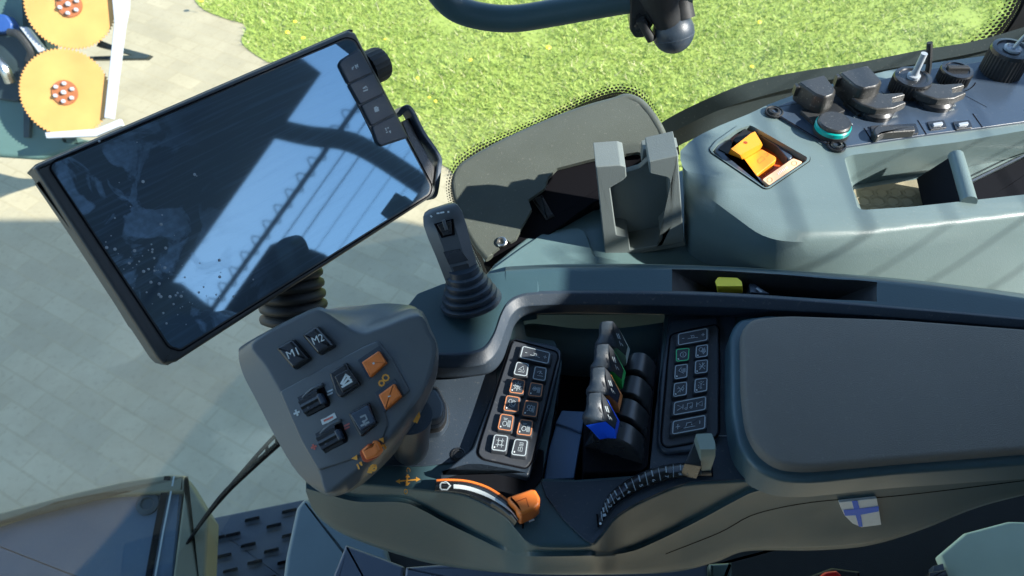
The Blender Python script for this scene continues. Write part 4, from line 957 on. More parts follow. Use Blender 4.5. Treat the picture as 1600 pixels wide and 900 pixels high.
mb.line(H(.018), [(806, 784), (822, 778), (826, 792)], .0006, 'rust', .0001); mk('lever', mb, t)

t = thing('scale_dial', hs.at(1020, 760), 'curved black dial scale numbered 1 to 9 with white ticks beside the grey lever', 'dial')
O_ = cr([(936, 808), (942, 790), (952, 772), (970, 756), (998, 740), (1025, 730), (1056, 724), (1085, 724), (1110, 728)], 6); I_ = cr([(936, 826), (946, 808), (960, 790), (980, 776), (1004, 764), (1030, 754), (1056, 747), (1085, 744), (1112, 744)], 6); n = len(O_)
mb = MB(); rr = []
for f_, z in ((-.02, .0), (0, .0045), (.2, .0075), (.6, .0078), (1, .004), (1.03, -.001)):
    rr.append([hs.at(a.x*(1-f_)+b.x*f_, a.y*(1-f_)+b.y*f_, z) for a, b in zip(O_, I_)])
mb.loft(rr, 'gloss', closed=False); mk('wheel', mb, t, sharp=60)
mb = MB(); hz = H(.0082)
def dial(s_, f_):
    x = s_*(n-1); i = min(n-2, int(x)); q = x-i; a = O_[i]*(1-q)+O_[i+1]*q; b = I_[i]*(1-q)+I_[i+1]*q; return (a.x*(1-f_)+b.x*f_, a.y*(1-f_)+b.y*f_)
for i in range(20):
    s_ = .07+.90*i/19; wd = .0009
    if i % 2 == 0: mb.line(hz, [dial(s_, .06), dial(s_, .9)], .0004, 'kprint')
    else: mb.line(hz, [dial(s_, .1), dial(s_, .5)], .0008, 'kprint')
for k in range(9):
    s_ = .07+.90*(2*k+1)/19; c = dial(s_, .76); a, b = dial(s_, .3), dial(s_, .8); ang = math.degrees(math.atan2(b[1]-a[1], b[0]-a[0]))-90
    tpx(mb, hz, c, 4.2, 5.4, ang+90, str(k+1), 'kprint')
mb.line(hz, circ(*dial(.03, .8), 1.1, 6)[:-1], .0008, 'wprint', 0, True)
mk('scale_print', mb, t)
for l_ in ([(933, 803), (935, 824)], [(1112, 728), (1113, 745)]):
    mb = MB(); mb.line(hs, l_, .0012, 'line', .0016); mk('end_gap', mb, t)
t = thing('grey_lever', hs.at(1100, 740), 'small glossy grey-green lever knob standing at the end of the numbered dial', 'lever')
mb = MB()
T = [H(.032).at(a, b) for a, b in rp([(1087, 678), (1112, 677), (1117, 690), (1118, 702), (1094, 702)], 2)]
Mi = [H(.024).at(a, b) for a, b in rp([(1084, 688), (1114, 684), (1119, 700), (1118, 714), (1094, 718)], 2)]
Bo = [H(.006).at(a, b) for a, b in rp([(1088, 712), (1108, 708), (1114, 722), (1110, 738), (1096, 738)], 2)]
mb.add(T, [list(range(len(T)))], 'leverg'); mb.loft([T, Mi, Bo], 'leverg'); mk('knob', mb, t, sharp=25)
mb = MB(); T = [H(.022).at(a, b) for a, b in [(1084, 690), (1095, 704), (1096, 728), (1070, 724)]]; mb.prism(T, Vector((0, 0, -.018)), .001, 'gloss'); mk('stem', mb, t)

# ---- spool levers
K36 = lambda s: px(s, 880, 490, 3.6)
t = thing('lever_housing', U(960, 720, -.01), 'black ribbed housing under the four coloured-edge levers', 'lever housing')
Z1 = H(.001)
mb = MB(); mb.chip(Z1, [(912, 738), (914, 640), (960, 580), (1026, 560), (1012, 728), (1004, 735)], 0, -.02, .001, 'bin', 3); mk('base', mb, t)
drum = [[(118, 700, .004), (128, 845, .001)], ]
for k in range(4):
    f0, f1 = k/4, (k+1)/4; mb = MB()
    # each drum segment: arc across, cross-section stepping along the row
    def seg(f, s_):
        L = Vector((117, 760))*(1-f)+Vector((300, 300))*f; Rr = Vector((448, 860))*(1-f)+Vector((520, 300))*f
        q = L*(1-s_)+Rr*s_; return q
    rws = []
    for f in (f0+.01, f0+.04, f1-.03, f1-.01):
        r_ = []
        for j in range(13):
            s_ = j/12; q = seg(f, s_); hgt = .002+.020*math.sin(math.pi*s_)**.7*(.8 if f in (f0+.01, f1-.01) else 1)
            a, b = K36([tuple(q)])[0]; r_.append(H(0).at(a, b, 0)+Vector((0, 0, hgt)))
        rws.append(r_)
    mb.loft(rws, 'gloss', closed=False)
    for e in (rws[0], rws[-1]): mb.add(e, [list(range(13))], 'gloss')
    mk('drum_segment', mb, t, sharp=50)
def lever(colm, lab):
    z = lambda s, zz: [H(zz).at(a, b) for a, b in K36(s)]
    base = z([(230, 720)], .01)[0]
    t = thing('spool_lever', base, lab, 'lever', 'four spool levers in a row')
    top = z([(140, 452)], .052)+z([(178, 440)], .052)+z([(216, 446)], .052)+z([(246, 485)], .050)+z([(300, 590)], .043)
    a_ = z([(140, 452)], .052)[0]; 
    # silhouette ring (upper), waist ring, lower ring, all six corners
    r0 = z([(142, 450)], .052)+z([(214, 444)], .053)+z([(244, 482)], .052)+z([(303, 596)], .046)+z([(290, 648)], .040)+z([(236, 604)], .044)+z([(150, 560)], .050)
    r1 = z([(132, 468)], .048)+z([(215, 470)], .040)+z([(250, 500)], .040)+z([(306, 606)], .040)+z([(290, 655)], .034)+z([(232, 618)], .037)+z([(112, 590)], .042)
    r2 = z([(140, 520)], .040)+z([(215, 500)], .030)+z([(250, 530)], .030)+z([(300, 620)], .030)+z([(280, 660)], .028)+z([(225, 640)], .030)+z([(124, 626)], .034)
    mb = MB()
    face = z([(216, 446), (246, 483), (302, 594), (291, 650), (238, 604), (224, 520)], .0)
    P = lambda x, y, zz: H(zz).at(*K36([(x, y)])[0])
    # left grip face: concave column of quads; right face: printed facet
    rowsL = []
    for (xl, yl, xr, yr, zz) in ((138, 452, 214, 444, .052), (131, 475, 217, 462, .050), (132, 505, 222, 500, .046), (126, 540, 228, 545, .044), (108, 568, 234, 585, .043), (106, 592, 238, 606, .041), (120, 626, 236, 612, .036)):
        m0 = P((xl+xr)/2, (yl+yr)/2-3, zz+.002)
        rowsL.append([P(xl, yl, zz-.012), P(xl+2, yl, zz-.002), P(xl*.85+xr*.15, yl*.85+yr*.15-2, zz+.001), m0, P(xl*.15+xr*.85, yl*.15+yr*.85-1, zz+.001), P(xr, yr, zz)])
    mb.loft(rowsL, 'module', closed=False)
    f_ = [P(214, 444, .052), P(246, 483, .050), P(303, 596, .040), P(291, 652, .036), P(238, 606, .041), P(234, 585, .043), P(228, 545, .044), P(222, 500, .046), P(217, 462, .050)]
    mb.add(f_, [list(range(9))], 'key')
    # top cap and underside
    mb.loft([[P(138, 452, .040), P(138, 452, .050), P(176, 440, .054), P(214, 444, .052), P(246, 483, .050)], [P(150, 452, .030), P(150, 450, .038), P(180, 445, .040), P(218, 448, .038), P(250, 486, .036)]], 'module', closed=False)
    mk('lever_head', mb, t, sharp=50)
    mb = MB()
    q = [(222, 468, .0505), (250, 500, .050), (299, 600, .042), (288, 634, .039)]
    icn = [P(238, 520, .048), P(262, 520, .047), P(288, 600, .042), P(262, 600, .042)]
    mb.ribbon([P(236, 520, .049), P(247, 552, .0475)], .0005, Vector((0, 0, 1)), 'kprint'); mb.ribbon([P(246, 522, .049), P(258, 556, .0475)], .0005, Vector((0, 0, 1)), 'kprint')
    mb.ribbon([P(252, 568, .047), P(262, 596, .045)], .0004, Vector((0, 0, 1)), 'kprint'); mb.ribbon([P(262, 580, .047), P(276, 598, .0445)], .0004, Vector((0, 0, 1)), 'kprint'); mk('print', mb, t)
    mb = MB()   # coloured edge shell
    up = [P(128, 628, .036), P(180, 618, .038), P(238, 607, .0415), P(291, 653, .0365), P(304, 596, .0405), P(247, 483, .0505)]
    lo = [P(168, 668, .028), P(200, 690, .026), P(220, 660, .030), P(298, 700, .026), P(317, 604, .032), P(252, 488, .046)]
    dk = [P(172, 675, .024), P(205, 708, .022), P(250, 700, .022), P(295, 703, .022), P(318, 606, .026), P(254, 492, .040)]
    mb.loft([up, lo, dk], colm, closed=False)
    mk('coloured_edge', mb, t, sharp=30)
    mb = MB(); mb.loft([[P(150, 640, .034), P(230, 630, .034), P(285, 655, .033), P(300, 600, .033), P(240, 500, .03), P(150, 520, .03)], [P(190, 760, .008), P(240, 760, .008), P(280, 760, .008), P(300, 700, .008), P(280, 640, .008), P(200, 640, .008)]], 'gloss'); mk('stem', mb, t)
    return t
L4 = lever('blue', 'nearest of the four levers, its lower edge bright blue')
zz = .045; p4 = H(zz).at(*K36([(180, 445)])[0])
for (x, y, cm, lab) in ((200, 305, 'lorange', 'lever with a dull orange edge, second of four from the blue one'), (222, 177, 'green', 'lever with a green edge, between the orange-edged and the pale grey-edged ones'), (247, 50, 'lgrey', 'farthest of the four levers, with a pale grey edge')):
    c = copy_tree(L4, H(zz).at(*K36([(x, y)])[0])-p4); c['label'] = lab
    for ch in c.children:
        if ch.name.startswith('coloured_edge'): ch.data = ch.data.copy(); ch.data.materials[0] = M[cm]

# ---- small joystick
B0 = U(737, 474, .0296); T0 = U(686, 322, .084)
js = thing('joystick', B0, 'small dark joystick with a thumb switch and two black pads, on a ribbed bellows', 'joystick')
ax = (T0-B0).normalized(); X = Vector((1, .1, 0)); X = (X-ax*X.dot(ax)).normalized(); Y = ax.cross(X)
if Y.y > 0: Y = -Y       # Y towards the camera
Ln = (T0-B0).length
def ring8(c, w_, d_, ch, sk=0):
    return [c+X*(a*w_)+Y*(b*d_) for a, b in ((-1, -1+ch), (-1+ch, -1), (1-ch, -1), (1, -1+ch), (1, 1-ch), (1-ch*1.6, 1), (-1+ch*1.6, 1), (-1, 1-ch))]
mb = MB(); prof = [(.20, .0125, .011), (.30, .0130, .012), (.55, .0138, .0125), (.75, .0150, .013), (.88, .0150, .0125), (.95, .0135, .011), (.985, .0115, .0085), (1.0, .008, .006)]
mb.loft([ring8(B0+ax*Ln*s_, a*.98, b, .34) for s_, a, b in prof], 'grip', c0=True, c1=True); mk('shaft', mb, js, sharp=28)
def jf(u0, s_, dy=.0): # point on the front face
    wd = .0138; return B0+ax*Ln*s_+X*(u0*wd*.62)+Y*(.0136-(.001 if s_ < .5 else 0)+dy)
mb = MB()
mb.prism([jf(-.85, .58), jf(.55, .56), jf(.95, .43), jf(-.75, .445)], -Y*.0015, .0004, 'gloss'); mb.prism([jf(-.55, .415), jf(.85, .40), jf(.85, .285), jf(-.45, .29)], -Y*.0035, .0004, 'gloss'); mk('black_pad', mb, js)
mb = MB(); mb.prism([jf(-.85, .86), jf(.85, .85), jf(.55, .70), jf(-.6, .71)], -Y*.001, .0003, 'line'); mb.prism([jf(-.6, .845, .002), jf(.6, .84, .002), jf(.35, .72, .002), jf(-.4, .725, .002)], -Y*.003, .0008, 'gloss')
mb.prism([jf(-.12, .87, .005), jf(.15, .87, .005), jf(.15, .77, .005), jf(-.12, .77, .005)], -Y*.004, .0006, 'grip'); mk('thumb_switch', mb, js)
mb = MB(); tp = lambda a, s_: jf(a, s_, -.002)
for (a, b, s1, s2) in ((-.9, -.8, .945, .925), (-.35, -.1, .945, .94), (-.05, .3, .94, .935), (.55, .7, .925, .925)): mb.ribbon([jf(a, s1, .0002 if s1 < .93 else -.0005), jf(b, s2, .0002 if s1 < .93 else -.0005)], .0012, (Y+ax*.4).normalized(), 'wprint')
mk('top_print', mb, js)
mb = MB(); pr = []
for i in range(5):
    r_ = .0215-.0022*i; h_ = .002+.0052*i; pr += [(r_*1.04, h_-.002), (r_*1.08, h_), (r_*1.06, h_+.0018), (r_*.9, h_+.0028)]
mb.lathe(B0, (ax+Vector((0, 0, .8))).normalized(), pr+[(.011, .03), (0, .03)], 'module', 40); mk('bellows', mb, js, sharp=50)

# ============================================================ multifunction grip
gc = U(530, 620, .075)
gpn = Pl(gc, (-.16, -.50, .85))
mg = thing('control_grip', U(600, 680, .0), 'large faceted multifunction control grip with orange buttons and M1 and M2 keys', 'control grip')
face = [(392, 538), (440, 508), (487, 486), (508, 488), (540, 508), (566, 519), (592, 512), (652, 492), (672, 520), (682, 545), (668, 600), (640, 642), (592, 704), (540, 752), (508, 770), (497, 737), (468, 680), (440, 620), (415, 575)]
edge = [(373, 553), (386, 535), (484, 484), (512, 484), (545, 500), (568, 508), (594, 500), (652, 482), (674, 516), (685, 547), (680, 590), (650, 650), (600, 712), (548, 764), (511, 774), (466, 740), (430, 682), (402, 628), (380, 585)]
back = [(378, 570), (392, 552), (474, 500), (520, 482), (560, 478), (600, 474), (632, 476), (652, 482), (670, 510), (684, 552), (680, 596), (650, 660), (610, 716), (555, 764), (514, 772), (474, 740), (440, 690), (412, 640), (385, 595)]
back2 = [(a*.9+53, b*.9+60) for a, b in back]
Fq = [gpn.at(a, b, 0) for a, b in face]; Eq = [gpn.at(a, b, -.006) for a, b in edge]; Em = [gpn.at(a, b, -.018) for a, b in [(p[0]*.5+q[0]*.5, p[1]*.5+q[1]*.5) for p, q in zip(edge, back)]]; Bq = [gpn.at(a, b, -.036) for a, b in back]; B2 = [gpn.at(a, b, -.055) for a, b in back2]
def smring(R_): return cr(R_, 4, True)
mb = MB(); Fs = smring(Fq); Fi = inset(Fs, gpn.n, .0025)
mb.add([p+gpn.n*.0010 for p in Fi], [list(range(len(Fi)))], 'grip')
mb.loft([[p+gpn.n*.0010 for p in Fi], Fs, smring(Eq), smring(Em), smring(Bq), smring(B2)], 'grip'); mb.add(smring(B2), [list(range(len(Fs)))], 'grip')
mk('shell', mb, mg, sharp=38)
# raised key field
mb = MB(); mb.chip(gpn, [(436, 612), (520, 566), (570, 540), (590, 532), (612, 560), (640, 612), (600, 640), (606, 664), (596, 690), (556, 716), (540, 722), (497, 736), (470, 690)], .0022, .0, .0012, 'grip', 5); mk('key_field', mb, mg, sharp=60)
K28 = lambda s: px(s, 360, 460, 2.811)
def gkey(q, m, hgt, name='button', bev=.0012, r=3, lab=None, frame=None):
    mb = MB(); P = K28(q)
    if frame:
        c = Vector((sum(p[0] for p in P)/4, sum(p[1] for p in P)/4)); fr = [tuple(c+(Vector(p)-c)*frame+Vector((-1, -1.5))) for p in P]; mb.chip(gpn, fr, .0026, .0018, .0003, 'module', r)
    mb.chip(gpn, P, hgt, -.001, bev, m, r, draft=.0012); return mk(name, mb, mg, lab)
hb = .0062
def pr_text(q, txt, m, hgt, ang=-24, wd=20, ht=14):
    pass
for (q, s_, c) in (([(195, 235), (265, 195), (342, 282), (272, 328)], 'M1', (272, 258)), ([(310, 178), (372, 138), (450, 225), (382, 264)], 'M2', (384, 196))):
    mb = MB(); mb.chip(gpn, K28(q), hb, -.001, .0022, 'gloss', 4, draft=.001); tpx(mb, gpn, K28([c])[0], 18, 12, -24, s_, 'wprint', hb+.0003); mk('button', mb, mg, 'black key printed '+s_)
# rocker keys
mb = MB(); mb.chip(gpn, K28([(432, 345), (505, 298), (520, 330), (568, 395), (482, 455), (462, 440)]), .0055, -.001, .0014, 'gloss', 3)
mb.chip(gpn, K28([(455, 360), (518, 325), (562, 388), (490, 432)]), .0075, .005, .0008, 'gloss', 3)
for st in ([(485, 395), (510, 350)], [(492, 398), (518, 365)], [(518, 370), (532, 378)], [(488, 408), (535, 380)], [(505, 355), (525, 365)]): mb.line(gpn, K28(st), .0013, 'wprint', .0078)
mk('rocker_key', mb, mg)
mb = MB(); mb.chip(gpn, K28([(515, 522), (605, 472), (640, 570), (572, 628), (548, 590)]), .0050, -.001, .0014, 'gloss', 3)
mb.chip(gpn, K28([(525, 528), (602, 485), (634, 562), (570, 600)]), .0070, .005, .0008, 'panel', 3)
for st in ([(570, 540), (592, 530), (600, 548), (585, 560)], [(572, 578), (610, 560)], [(580, 555), (596, 575)]): mb.line(gpn, K28(st), .0012, 'dprint', .0073)
mk('rocker_key', mb, mg, 'grey-faced rocker key')
# orange keys
for q, sgn in (([(574, 298), (648, 248), (682, 300), (612, 366)], '+'), ([(648, 442), (716, 392), (748, 448), (680, 508)], '-')):
    P = K28(q); mb = MB(); c = Vector((sum(p[0] for p in P)/4, sum(p[1] for p in P)/4))
    mb.chip(gpn, [tuple(c+(Vector(p)-c)*1.28+Vector((0, -3))) for p in P], .0026, .001, .0002, 'module', 2)
    mb.chip(gpn, P, .0056, -.001, .0012, 'orange', 2)
    mb.line(gpn, [(c.x-1.8, c.y+.6), (c.x+1.8, c.y-.6)], .0006, 'wprint', .0059)
    if sgn == '+': mb.line(gpn, [(c.x-.6, c.y-1.8), (c.x+.6, c.y+1.8)], .0006, 'wprint', .0059)
    mk('orange_button', mb, mg)
# thumb wheels in wells
for (cx, cy) in ((370, 470), (448, 628)):
    mb = MB(); rel = lambda s: [(cx+a, cy+b) for a, b in s]
    mb.chip(gpn, K28(rel([(-70, -5), (40, -68), (68, 5), (66, 20), (-30, 68), (-50, 50)])), .0026, .001, .0003, 'line', 3); mk('wheel_well', mb, mg)
    mb = MB(); c = gpn.at(*K28(rel([(0, 0)]))[0], -.002); a_ = (gpn.at(*K28(rel([(40, -22)]))[0])-gpn.at(*K28(rel([(-40, 22)]))[0])).normalized()
    mb.lathe(c-a_*.0065, a_, [(0, 0), (.0085, 0), (.0085, .013), (0, .013)], 'gloss', 28, .12)
    mk('thumb_wheel', mb, mg, sharp=20)
    mb = MB(); mb.chip(gpn, K28(rel([(5, -28), (22, -38), (42, 5), (26, 14)])), .0085, .003, .0008, 'panel', 2); mb.chip(gpn, K28(rel([(-52, -8), (-38, -14), (-18, 30), (-32, 36)])), .0052, .003, .0006, 'panel', 2); mk('wheel_rib', mb, mg)
    mb = MB(); mb.chip(gpn, K28(rel([(-64, -20), (-20, -62), (30, -84), (40, -68), (-10, -42), (-56, -4)])), .0045, .0, .0015, 'grip', 4); mk('well_lip', mb, mg)
# small orange toggle
mb = MB(); mb.chip(gpn, K28([(566, 690), (606, 655), (642, 655), (662, 690), (650, 712), (600, 740), (580, 732)]), .0030, .001, .0004, 'rust', 3)
mb.chip(gpn, K28([(572, 685), (600, 662), (618, 666), (624, 640), (640, 650), (658, 688), (640, 710), (594, 728)]), .0085, .002, .0014, 'orange', 3); mk('orange_toggle', mb, mg)
# prints
mb = MB(); h_ = .0025
def cr_(x, y, r_, m, plus=True):
    mb.line(gpn, K28([(x-r_, y+r_*.4), (x+r_, y-r_*.4)]), .0012, m, h_)
    if plus: mb.line(gpn, K28([(x-r_*.4, y-r_), (x+r_*.4, y+r_)]), .0012, m, h_)
cr_(291, 520, 13, 'wprint'); cr_(366, 670, 12, 'rprint')
for (x, y, m) in ((438, 430, 'wprint'), (511, 580, 'rprint')):
    for d_ in (-7, 7): mb.line(gpn, K28([(x-12, y+6+d_), (x+12, y-6+d_)]), .0010, m, h_)
mb.line(gpn, K28([(400, 562), (425, 552), (462, 530)]), .0034, 'wprint', h_); mb.line(gpn, K28([(410, 556), (450, 538)]), .0012, 'rprint', h_+.0002)
for (x, y, r_) in ((664, 390, 11), (682, 366, 13)):
    c_ = circ(x, y, r_, 9)[:-1]; mb.line(gpn, K28(c_), .0009, 'amber', h_, True)
    for k in range(8):
        a = k*math.pi/4; mb.line(gpn, K28([(x+math.cos(a)*r_, y+math.sin(a)*r_), (x+math.cos(a)*(r_+4), y+math.sin(a)*(r_+4))]), .0009, 'amber', h_)
for tri in ([(530, 722), (556, 704), (558, 728)], [(650, 636), (672, 628), (674, 652)]): mb.poly([gpn.at(a, b, h_) for a, b in K28(tri)], 'amber')
for s_ in ([(556, 745), (566, 768)], [(566, 738), (578, 752)], [(572, 735), (576, 748)], [(655, 668), (664, 690)], [(664, 662), (686, 672)], [(676, 658), (682, 680)]): mb.line(gpn, K28(s_), .0010, 'amber', h_)
mb.line(gpn, K28(circ(628, 762, 12, 10)[:-1]), .0012, 'amber', .0016, True); mb.line(gpn, K28([(606, 780), (640, 748)]), .0012, 'amber', .0016); mb.line(gpn, K28([(612, 760), (604, 782), (622, 782)]), .0012, 'amber', .0016)
mk('print', mb, mg)
mb = MB(); sp2 = Pl(gpn.at(650, 645, -.01), (.5, -.5, .6))
for s_ in ([(808, 500), (822, 520), (812, 550)], [(820, 495), (830, 535), (816, 565)], [(805, 560), (826, 540)], [(810, 515), (830, 510)]): mb.line(sp2, K28(s_), .0014, 'amber', .002)
mk('side_print', mb, mg)
# neck and boot below the grip
mb = MB(); mb.tube([U(640, 648, .050), U(640, 680, .024), U(642, 702, .004)], [.0145, .013, .012], 'module', 28); mk('neck', mb, mg)
t = thing('grip_boot', U(675, 660, 0), 'grey ribbed rubber boot on the deck behind the control grip', 'boot')
for i, (zz_, gw, m_) in enumerate(((.003, 0, 'rubber'), (.008, 2, 'module'), (.013, 5, 'rubber'), (.018, 8, 'module'), (.026, 11, 'grip'))):
    mb = MB(); q = [(655, 606), (684, 602), (694, 622), (702, 636), (702, 662), (690, 680), (662, 684), (648, 662)]
    c = Vector((672, 642)); s_ = 1-gw*.035; P = [tuple(c+(Vector(p)-c)*s_+Vector((gw*.2, -gw*.9))) for p in q]
    mb.chip(H(zz_), P, 0, -.006, .0015, m_, 7); mk('rib', mb, t)
mb = MB()
for (x, y) in ((672, 610), (669, 618), (675, 602)): mb.line(H(.0265), [(x-2, y+3), (x+2, y-3)], .0012, 'dprint', .0003)
mk('print', mb, t)

# ============================================================ monitor
q4 = [(50, 262), (553, 45), (683, 300), (262, 570)]
def cross3(a, b): return Vector(a).cross(Vector(b))
Lh = lambda a, b: cross3((*a, 1), (*b, 1))
v1 = cross3(Lh(q4[0], q4[1]), Lh(q4[3], q4[2])); v2 = cross3(Lh(q4[0], q4[3]), Lh(q4[1], q4[2]))
d1 = ray(v1.x/v1.z, v1.y/v1.z); d2 = ray(v2.x/v2.z, v2.y/v2.z); mn = d1.cross(d2).normalized()
if mn.z < 0: mn = -mn
ml = PD(370, 300, .64, mn)
mon = thing('monitor', ml.at(370, 300, -.02), 'large tilted terminal touchscreen with dusty water-stained glass and four side keys', 'monitor')
Cq = [ml.at(*p) for p in q4]
mX = ((Cq[1]-Cq[0])+(Cq[2]-Cq[3])).normalized(); mY = mn.cross(mX); mY = mY if mY.dot(Cq[0]-Cq[3]) > 0 else -mY
mb = MB(); mb.chip(ml, [(52, 262), (60, 256), (545, 47), (556, 50), (682, 296), (678, 306), (276, 566), (256, 570), (246, 560)], .0, -.020, .003, 'bezel', 3)
mb.chip(ml, [(48, 264), (56, 256), (548, 44), (554, 48), (300, 200), (70, 280)], -.006, -.024, .002, 'bezel', 2)
mb.chip(ml, [(60, 280), (250, 560), (262, 572), (284, 560), (230, 440)], -.008, -.026, .003, 'bezel', 3)
mk('housing', mb, mon, sharp=40)
scr = [(80, 262), (84, 255), (540, 62), (552, 64), (672, 290), (670, 302), (282, 545), (266, 540)]
sP = [ml.at(a, b, .0006) for a, b in rp(scr, 5)]
mb = MB(); mb.prism(sP, -ml.n*.001, 0, 'screen')
o_ = ml.at(80, 262); 
Wm = (Cq[1]-Cq[0]).length
mb.uvf = lambda c: ((c-Cq[3]).dot(mX)/Wm, (c-Cq[3]).dot(mY)/Wm)
mk('screen_glass', mb, mon, sharp=15)
mb = MB(); gl = [ml.at(a, b, .0004) for a, b in rp([(77, 263), (84, 252), (541, 58), (555, 62), (676, 290), (673, 304), (282, 549), (263, 543)], 6)]
mb.ribbon(gl, .0012, ml.n, 'line', True); mk('glass_gap', mb, mon)
# key column
K6 = lambda s: px(s, 480, 60, 3.75)
mb = MB(); mb.chip(ml, K6([(183, 150), (195, 125), (305, 55), (592, 582), (430, 636), (408, 612), (240, 270)]), .0016, .0, .0005, 'bezel', 4); mk('key_column', mb, mon)
keys = [([(190, 152), (200, 130), (308, 62), (385, 198), (245, 262)], 4), ([(247, 268), (388, 203), (448, 322), (314, 386)], 1), ([(317, 392), (451, 328), (514, 442), (378, 510)], 1), ([(382, 516), (518, 449), (586, 578), (432, 628), (412, 606)], 3)]
def mic(mb, strokes, wd=.0010):
    for s_ in strokes: mb.line(ml, K6(s_), wd, 'wprint', .0038)
prints = [[[(262, 170), (268, 185)], [(272, 165), (262, 182)], [(280, 155), (290, 178)], [(290, 158), (284, 172)], [(292, 150), (298, 170)]],
          [[(326, 295), (345, 280), (352, 292)], [(328, 310), (356, 300)], [(334, 284), (340, 294)]],
          [[(392, 412), (404, 402), (418, 408)], [(396, 415), (402, 432)], [(412, 408), (418, 426)], [(404, 410), (410, 430)]],
          [[(456, 530), (464, 526)], [(470, 526), (478, 522)], [(462, 552), (472, 548)], [(480, 546), (490, 542)], [(460, 538), (466, 536)], [(484, 552), (490, 550)]]]
for (q, r_), pr_ in zip(keys, prints):
    mb = MB(); mb.chip(ml, K6(q), .0036, .001, .0009, 'module', 3); mic(mb, pr_, .0016 if pr_ is prints[2] else .0011); mk('button', mb, mon)
# side knob
c = ml.at(588, 102, -.014); mb = MB(); mb.lathe(c-mX*.012, mX, [(0, 0), (.0155, 0), (.0155, .014), (.0145, .0185), (.011, .0195), (0, .0195)], 'rubber', 44, .03); mk('side_knob', mb, mon, sharp=30)
mb = MB(); mb.chip(ml, [(576, 104), (600, 78), (604, 84), (582, 112)], -.004, -.016, .001, 'bezel', 0); mk('knob_collar', mb, mon)
# handle on the right edge
hpth = cr([ml.at(622, 180, -.016), ml.at(631, 170, -.010), ml.at(641, 172, -.008), ml.at(660, 208, -.008), ml.at(684, 244, -.008), ml.at(685, 262, -.010), ml.at(680, 300, -.012), ml.at(674, 308, -.014)], 6)
mb = MB(); RR = []
for i, p in enumerate(hpth):
    tt = (hpth[min(i+1, len(hpth)-1)]-hpth[max(0, i-1)]).normalized(); sd = mn.cross(tt).normalized()
    RR.append([p+sd*a+mn*b for a, b in ((-.0026, -.011), (-.0026, .0015), (-.0016, .0026), (.0016, .0026), (.0026, .0015), (.0026, -.011))])
mb.loft(RR, 'panel', c0=True, c1=True)
mb.chip(ml, [(628, 190), (640, 184), (672, 250), (680, 262), (676, 290), (648, 240)], -.012, -.016, .0008, 'gloss', 2); mk('edge_handle', mb, mon, sharp=40)
# left edge latch
mb = MB(); mb.chip(ml, [(183, 452), (196, 470), (240, 535), (236, 540), (206, 510), (182, 470)], -.014, -.024, .001, 'bezel', 2); mk('latch', mb, mon)
# small black stub reflection-side clip at lower edge
# water drops on the glass
mb = MB(); rnd = random.Random(11)
for i in range(95):
    if i < 60: t_ = rnd.random(); u = 190+t_*130+rnd.gauss(0, 22); v = 380+t_*110+rnd.gauss(0, 22)
    else: u = rnd.uniform(150, 420); v = rnd.uniform(180, 480)
    if u < 120 or not (v < 540-(u-266)*.62 and v > 262+(u-80)*1.46-330): continue
    if (u-80)*1.5+262 < v-8 : continue
    c = ml.at(u, v, .0007); r_ = rnd.choice([.0004, .0005, .0007, .0009, .0012]) ; mb.lathe(c, mn, [(r_, 0), (r_*.8, r_*.3), (r_*.4, r_*.45), (0, r_*.5)], 'clear', 8)
o = mk('water_drops', mb, mon); o['kind'] = 'stuff'
# monitor arm bellows
mb = MB(); a0 = ml.at(455, 440, -.035); a1 = U(462, 512, -.06); axb = (a0-a1).normalized(); pr = []
for i in range(7):
    r_ = .029-.003*(i/6); h_ = .01+.0095*i; pr += [(r_*.86, h_-.0046), (r_, h_-.0022), (r_*1.02, h_), (r_, h_+.0022)]
mb.lathe(a1, axb, [(0, 0)]+pr+[(0, .08)], 'rubber', 40)
t = mon
mk('bellows', mb, t, sharp=50)
mb = MB(); mb.tube([a0-axb*.01, ml.at(470, 390, -.045), ml.at(430, 350, -.03)], [.018, .02, .03], 'rubber', 20); mb.tube([a1+axb*.01, U(480, 540, -.08), U(560, 620, -.09)], .02, 'rubber', 16); mk('arm_tube', mb, t)

# ============================================================ grab tube and ball mount
ty = PY(.20)
t = thing('grab_tube', ty.at(800, 20), 'bent dark grey steel grab tube crossing the top of the view', 'grab rail')
P = cr([ty.at(640, -90), ty.at(668, -42), ty.at(690, -8), ty.at(715, 14), ty.at(755, 26), ty.at(805, 29), ty.at(870, 19), ty.at(930, 8), ty.at(990, -2), ty.at(1080, -17)], 6)
rt = (ty.at(800, 30)-ty.at(800, 11)).length
mb = MB(); mb.tube(P, rt, 'body', 28); mk('tube', mb, t)
t = thing('ball_mount', ty.at(1052, 50), 'black ball mount with clamp plate hanging from the grab tube', 'ball mount')
bc = ty.at(1052, 50, .01); rb_ = (ty.at(1085, 50)-ty.at(1052, 50)).length*.97
mb = MB(); mb.lathe(bc, Vector((.25, -.3, -1)), [(0, -rb_)]+[(rb_*math.sin(a), -rb_*math.cos(a)) for a in [math.pi*k/20 for k in range(1, 20)]]+[(0, rb_)], 'rubber2' if 'rubber2' in M else 'module', 40); mk('ball', mb, t)
mb = MB(); mb.lathe(bc, Vector((.25, -.3, -1)), [(rb_*.985, rb_*.14), (rb_*1.006, rb_*.17), (rb_*.975, rb_*.2)], 'module', 40); mk('ball_seam', mb, t)
mb = MB(); mb.tube([bc+Vector((.0, 0, 0)), bc+Vector((-.012, 0, .022)), bc+Vector((-.02, 0, .045))], [.012, .013, .02], 'rubber', 20); mk('neck', mb, t)
